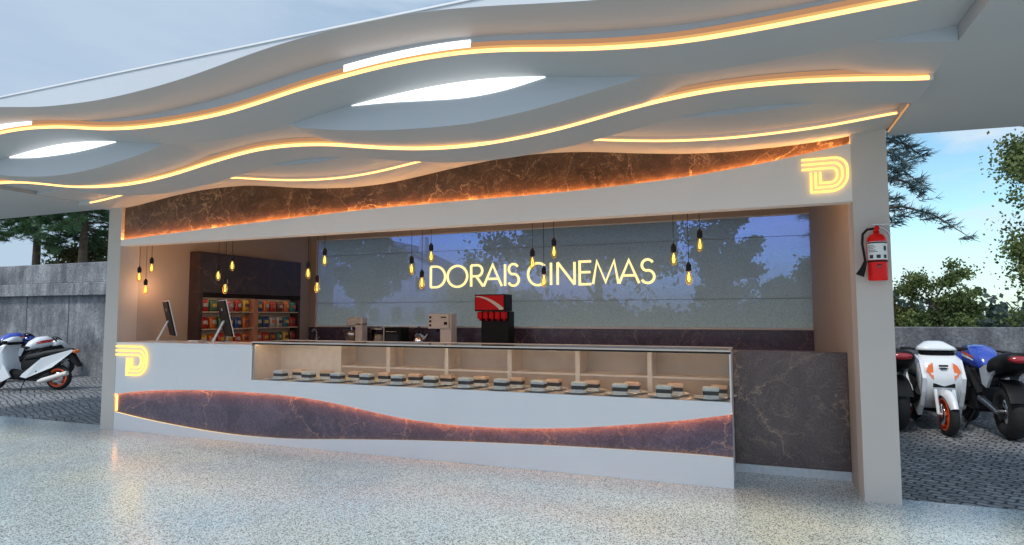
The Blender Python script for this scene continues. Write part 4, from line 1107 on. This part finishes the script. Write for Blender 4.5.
# ------------------------------------------------------------------ trees
def leaf_quads(mb, c, n, spread, size, rg, flat=.8, elong=1.6):
    for _ in range(n):
        p = Vector((c[0]+rg.gauss(0,spread), c[1]+rg.gauss(0,spread), c[2]+rg.gauss(0,spread*flat)))
        d = Vector((rg.gauss(0,1), rg.gauss(0,1), rg.gauss(0,.7)))
        if d.length < .1: continue
        d.normalize(); u = d.orthogonal().normalized(); a = rg.uniform(0, 2*PI)
        u = (u*math.cos(a)+d.cross(u)*math.sin(a)); w = d.cross(u)
        s = size*rg.uniform(.6,1.3)
        q = [p-u*s*elong*.5, p+w*s*.5, p+u*s*elong*.5, p-w*s*.5]
        b = len(mb.v); mb.v += [tuple(x) for x in q]; mb.f.append((b,b+1,b+2,b+3)); mb.mi.append(0); mb.sm.append(False)
def broadleaf(name, label, x, y, h, rad, seed, mat, bark, clumps=90, per=90, leaf=.13, base=.25, group=None, lean=0., low=0):
    rg = random.Random(seed)
    t = thing(name, label, 'tree', (x,y,-.06), 0, group)
    tk = MB(); tips = []
    th = h*.55
    tr = max(.09, h*.022)
    pts = [(lean*k/5*h*.2+rg.uniform(-.06,.06)*k, rg.uniform(-.06,.06)*k, th*k/5) for k in range(6)]
    tk.tube(pts, [tr*(1.25 if k == 0 else 1-.11*k) for k in range(6)], 10)
    nl = 13
    for i in range(nl):
        f = rg.uniform(base*1.4, 1.0)
        k = min(4, int(f*5)); s = Vector(pts[k]).lerp(Vector(pts[k+1]), f*5-k)
        a = i*2.4+rg.uniform(-.4,.4)
        rr = rad*rg.uniform(.55,.95)*(1 if f < .8 else .7)
        e = s + Vector((math.cos(a)*rr, math.sin(a)*rr, h*rg.uniform(.12,.40)*(.6+.6*f)))
        e.z = min(e.z, h*.95)
        mid = s.lerp(e, .5)+Vector((rg.uniform(-.2,.2)*rad*.4, rg.uniform(-.2,.2)*rad*.4, rg.uniform(-.05,.1)*h*.3))
        tk.tube([s, mid, e], [tr*.42, tr*.26, tr*.09], 6)
        tips.append((mid.lerp(e,.4), e))
        for q in range(3):
            s2_ = s.lerp(mid, rg.uniform(.5,1)).lerp(e, rg.uniform(.1,.6))
            e2 = s2_ + Vector((rg.gauss(0,.32)*rad, rg.gauss(0,.32)*rad, rg.uniform(0,.16)*h))
            e2.z = min(e2.z, h)
            tk.tube([s2_, s2_.lerp(e2,.5)+Vector((0,0,.05)), e2], [tr*.18, tr*.12, tr*.05], 5)
            tips.append((s2_, e2))
    tk.build('trunk', bark, t)
    cr = MB()
    for i in range(clumps):
        s, e = rg.choice(tips)
        c = s.lerp(e, rg.uniform(.35,1.12))
        leaf_quads(cr, c, int(per*rg.uniform(.5,1.5)), rad*rg.uniform(.07,.15), leaf, rg)
    for i in range(low):
        a = rg.uniform(0, 2*PI); q = rad*rg.uniform(.3,.95)
        leaf_quads(cr, (math.cos(a)*q, math.sin(a)*q, h*rg.uniform(.10,.85)), int(per*rg.uniform(.5,1.3)), rad*rg.uniform(.08,.17), leaf, rg)
    cr.build('crown', mat, t, recalc=False)
    return t
def pine(name, label, x, y, h, rad, seed, mat, first=.2, n=60, tufts=26, group=None, lean=(0,0), droop=.25, nl=.16, per=26):
    rg = random.Random(seed)
    t = thing(name, label, 'tree', (x,y,-.06), 0, group)
    tk = MB(); tr = h*.021
    P = lambda f: Vector((lean[0]*f*h+.05*math.sin(f*7), lean[1]*f*h, f*h))
    tk.tube([P(k/7) for k in range(8)], [tr*(1.2 if k == 0 else 1-.12*k) for k in range(8)], 10)
    cr = MB()
    for i in range(n):
        f = first+(1-first)*(i+.5)/n
        s = P(f); a = i*2.39996+rg.uniform(-.5,.5)
        ln = rad*(1.08-f)**.7*rg.uniform(.55,1.12)
        d = Vector((math.cos(a), math.sin(a), 0))
        p = [s + d*ln*q + Vector((0,0,ln*(.28*q-(.28+droop)*q*q))) for q in (0,.33,.66,1.)]
        tk.tube(p, [tr*.3*(1-f*.5), tr*.2*(1-f*.5), tr*.12, tr*.04], 5)
        side = Vector((-d.y, d.x, 0))
        for k in range(tufts):
            q = rg.uniform(.22,1.02); j = min(2, int(q*3)); c0 = p[j].lerp(p[j+1], q*3-j)
            off = rg.uniform(-1,1)*ln*.30*(1.15-q)
            c = c0+side*off+Vector((0,0,-abs(off)*.35+rg.gauss(0,.04)))
            if k % 3 == 0: tk.tube([c0, c], [tr*.05, tr*.03], 3, caps=False)
            ax = (d*.7+side*math.copysign(.6, off)+Vector((0,0,.1))).normalized()
            for _ in range(per):
                v = (ax+Vector((rg.gauss(0,.45), rg.gauss(0,.45), rg.gauss(0,.45)))).normalized()
                u = v.orthogonal().normalized(); an = rg.uniform(0,2*PI); u = u*math.cos(an)+v.cross(u)*math.sin(an)
                o_ = c+ax*rg.uniform(-.16,.16)
                l = nl*rg.uniform(.7,1.2); w = nl*.055
                b = len(cr.v)
                cr.v += [tuple(o_-u*w), tuple(o_+u*w), tuple(o_+v*l+u*w*.3), tuple(o_+v*l-u*w*.3)]
                cr.f.append((b,b+1,b+2,b+3)); cr.mi.append(0); cr.sm.append(False)
    tk.build('trunk', M['bark'], t)
    cr.build('crown', mat, t, recalc=False)
    return t
# left of the kiosk, beyond the concrete wall
pine('pine_tree', 'pine tree with bare lower trunk, left of two over the concrete wall', -25.55, 9.0, 9.5, 3.1, 21, M['needles'], .49, 54, 28, 'pine trees over the left wall', (.03,0), .45, .20, 30)
pine('pine_tree', 'pine tree with bare lower trunk, nearer the kiosk of two over the wall', -23.25, 9.2, 10., 3.0, 22, M['needles'], .48, 56, 28, 'pine trees over the left wall', (.035,0), .45, .20, 30)
broadleaf('leafy_tree', 'low sunlit olive green tree behind the pine nearer the left pillar', -25.3, 10.8, 5.5, 1.4, 31, M['leaf_warm'], M['bark_grey'], 90, 90, .10)
broadleaf('leafy_tree', 'low dark leafy tree filling the gap between the two pines', -26.7, 10.8, 5.1, 1.1, 32, M['leaf_mid'], M['bark_grey'], 60, 80, .10)
broadleaf('leafy_tree', 'tall dark tree behind the pines close to the left pillar', -26.5, 15.0, 9.2, 2.8, 33, M['leaf'], M['bark_grey'], 130, 90, .18)
# seen through the rear window
G2 = 'trees behind the rear window'
broadleaf('leafy_tree', 'shaded leafy tree at the left end of the rear window', -16.9, 18, 7.4, 2.3, 41, M['leaf_mid'], M['bark_grey'], 150, 100, .12, group=G2)
broadleaf('leafy_tree', 'small round tree behind the letters DORA in the rear window', -15.0, 26, 5.9, 1.9, 42, M['leaf_mid'], M['bark_grey'], 90, 90, .14, group=G2)
broadleaf('leafy_tree', 'very large dark tree filling the middle of the rear window', -5.2, 16, 8.8, 3.5, 43, M['leaf'], M['bark_grey'], 300, 120, .12, group=G2)
broadleaf('leafy_tree', 'tall leafy tree at the right part of the rear window', -1.0, 22, 8.4, 1.45, 44, M['leaf'], M['bark_grey'], 130, 110, .13, group=G2)
broadleaf('leafy_tree', 'low bushy tree in the lower right corner of the rear window', 1.9, 22, 3.9, 1.5, 45, M['leaf_mid'], M['bark_grey'], 100, 100, .12, base=.1, group=G2)
# right of the kiosk
pine('pine_tree', 'blue green pine with drooping branches beside the right pillar', 2.55, 9.0, 8.2, 2.7, 51, M['needles_blue'], .47, 36, 28, None, (0,0), .42, .17, 17)
broadleaf('leafy_tree', 'round sunlit tree above the low boundary wall right of the pillar', 6.2, 20, 3.6, 1.3, 52, M['leaf_mid'], M['bark_grey'], 105, 115, .07, base=.1)
broadleaf('leafy_tree', 'small olive tree just right of the pillar over the boundary wall', 5.1, 21, 2.9, 1.0, 53, M['leaf_warm'], M['bark_grey'], 80, 110, .07, base=.1)
broadleaf('leafy_tree', 'tall leafy tree cut by the right edge of the picture', 10.95, 20, 9.8, 2.5, 54, M['leaf_mid'], M['bark_grey'], 280, 150, .09, base=.12, low=210)
# distant wood closing the horizon
rg = random.Random(77)
wd_ = MB()
for i in range(520):
    x = -75+150*rg.random(); y = 46+rg.uniform(0,10)
    hh = 3.0+1.3*math.sin(x*.21)+rg.uniform(-.6,1.0)
    leaf_quads(wd_, (x, y, hh*rg.uniform(.15,.8)), 46, .75, .38, rg)
o = wd_.build('distant_wood', M['leaf_blue'], recalc=False); tag(o, 'low band of distant trees along the horizon', 'wood', kind='stuff')
# pale house behind the rear window
H = thing('pale_house', 'pale house with pitched roof behind the rear window, left part', 'house', (-27.2,40,0))
hs = MB(); hs.box(-3.4,3.4,-2.5,2.5,-.06,5.6); hs.prism([(-3.4,5.602),(3.4,5.602),(-1.2,7.8)], -2.5, 2.5)
hs.build('wall', M['house'], H)
rf = MB(); rf.add([(-3.8,-2.8,5.55),(-1.2,-2.8,7.95),(-1.2,2.8,7.95),(-3.8,2.8,5.55)], [(0,1,2,3)]); rf.add([(-1.2,-2.8,7.95),(3.8,-2.8,5.55),(3.8,2.8,5.55),(-1.2,2.8,7.95)], [(0,1,2,3)])
r_ = rf.build('roof', M['rooftile'], H); MB().box(.8,1.4,-.3,.3,6.8,8.3).build('chimney', M['house'], r_)
for x in (-2.2,0,2.2):
    for z in (1.0,3.5):
        w_ = MB().box(x-.5,x+.5,-2.54,-2.502,z,z+1.3).build('window', M['alu'], H); MB().box(x-.42,x+.42,-2.55,-2.541,z+.08,z+1.22).build('pane', M['pane_dark'], w_)

# ------------------------------------------------------------------ world
SUN_EL, SUN_AZ = R(53), R(200)     # azimuth measured clockwise from +Y
w = bpy.data.worlds.new('World'); sc.world = w; w.use_nodes = True
nt = w.node_tree; nt.nodes.clear()
wo = N(nt, 'ShaderNodeOutputWorld'); bg = N(nt, 'ShaderNodeBackground'); L(nt, bg.outputs[0], wo.inputs[0])
sky = N(nt, 'ShaderNodeTexSky', sky_type='NISHITA'); sky.sun_disc = False
sky.sun_elevation = SUN_EL; sky.sun_rotation = SUN_AZ; sky.air_density = 1.0; sky.dust_density = .6; sky.ozone_density = 1.5
tc = N(nt, 'ShaderNodeTexCoord'); mp = N(nt, 'ShaderNodeMapping'); mp.inputs['Scale'].default_value = (1.2,1.2,4.2)
L(nt, tc.outputs['Generated'], mp.inputs['Vector'])
cn = N(nt, 'ShaderNodeTexNoise', i_Scale=2.3, i_Detail=8., i_Roughness=.58, i_Distortion=.3); L(nt, mp.outputs[0], cn.inputs['Vector'])
cf = ramp(nt, cn.outputs['Fac'], [(.44,(0,0,0)),(.62,(.95,.95,.95))])
sx = N(nt, 'ShaderNodeSeparateXYZ'); L(nt, tc.outputs['Generated'], sx.inputs[0])
def mrange(src, a, b, c, d):
    h = N(nt, 'ShaderNodeMapRange', interpolation_type='SMOOTHSTEP'); L(nt, src, h.inputs['Value'])
    for k, v in zip(('From Min','From Max','To Min','To Max'), (a,b,c,d)): h.inputs[k].default_value = v
    return h.outputs[0]
def mixc(f, a, b):
    x = N(nt, 'ShaderNodeMix', data_type='RGBA'); L(nt, f, x.inputs['Factor'])
    for k, v in (('A', a), ('B', b)):
        if isinstance(v, tuple): x.inputs[k].default_value = (*v, 1)
        else: L(nt, v, x.inputs[k])
    return x.outputs['Result']
mul = N(nt, 'ShaderNodeMix', data_type='RGBA', blend_type='MULTIPLY'); mul.inputs['Factor'].default_value = 1
L(nt, sky.outputs[0], mul.inputs['A']); mul.inputs['B'].default_value = (1.0,1.22,1.16,1)
c1 = mixc(cf, mul.outputs['Result'], (5.0,5.7,6.3))
lowh = mrange(sx.outputs['Z'], .14, .0, 0, .3)                       # pale haze near the horizon
c2 = mixc(lowh, c1, (4.3,5.4,6.4))
left = mrange(sx.outputs['X'], -.3, -.66, 0, .9)                       # grey overcast bank towards -x
c3 = mixc(left, c2, (3.15,4.0,5.1))
back = mrange(sx.outputs['Y'], .12, -.45, 0, .9)                       # unseen sky towards -y, brightened to light floor and front
c4 = mixc(back, c3, (5.6,7.0,8.7))
L(nt, c4, bg.inputs['Color']); bg.inputs['Strength'].default_value = .15

sl = bpy.data.lights.new('sun', 'SUN'); sl.energy = 2.3; sl.angle = R(9); sl.color = (1.,.94,.86)
so = bpy.data.objects.new('sun', sl); COL.objects.link(so)
dv = Vector((math.sin(SUN_AZ)*math.cos(SUN_EL), math.cos(SUN_AZ)*math.cos(SUN_EL), math.sin(SUN_EL)))
so.rotation_euler = dv.to_track_quat('Z', 'Y').to_euler(); so.location = dv*30
# the filament bulbs are lit: one small point light per cluster of three
for xc in XP:
    pl = bpy.data.lights.new('bulb_light', 'POINT'); pl.energy = 4.5; pl.color = (1.,.52,.28); pl.shadow_soft_size = .12
    po = bpy.data.objects.new('bulb_light', pl); COL.objects.link(po); po.location = (max(xc, XL+.25), .42, 2.02)

# ------------------------------------------------------------------ camera
cam = bpy.data.cameras.new('camera'); co = bpy.data.objects.new('camera', cam); COL.objects.link(co)
cam.sensor_width = 36; cam.lens = 611.274/1024*36; cam.clip_start = .05; cam.clip_end = 4000
ya, pa, ra = R(21.296), R(3.969), R(-.102)
fw = Vector((-math.sin(ya)*math.cos(pa), math.cos(ya)*math.cos(pa), math.sin(pa)))
r0 = Vector((math.cos(ya), math.sin(ya), 0)); u0 = r0.cross(fw)
rt = r0*math.cos(ra)+u0*math.sin(ra); upv = u0*math.cos(ra)-r0*math.sin(ra)
mw = Matrix((( rt.x, upv.x, -fw.x, 0), (rt.y, upv.y, -fw.y, -6.094), (rt.z, upv.z, -fw.z, 1.6), (0,0,0,1)))
co.matrix_world = mw
sc.camera = co

sc.view_settings.view_transform = 'Standard'; sc.view_settings.look = 'None'; sc.view_settings.exposure = 0; sc.view_settings.gamma = 1
sc.cycles.use_denoising = True
try: sc.cycles.denoiser = 'OPENIMAGEDENOISE'
except Exception: pass
sc.cycles.max_bounces = 8; sc.cycles.diffuse_bounces = 5; sc.cycles.transparent_max_bounces = 16
sc.cycles.caustics_reflective = False; sc.cycles.caustics_refractive = False
sc.cycles.sample_clamp_indirect = 6
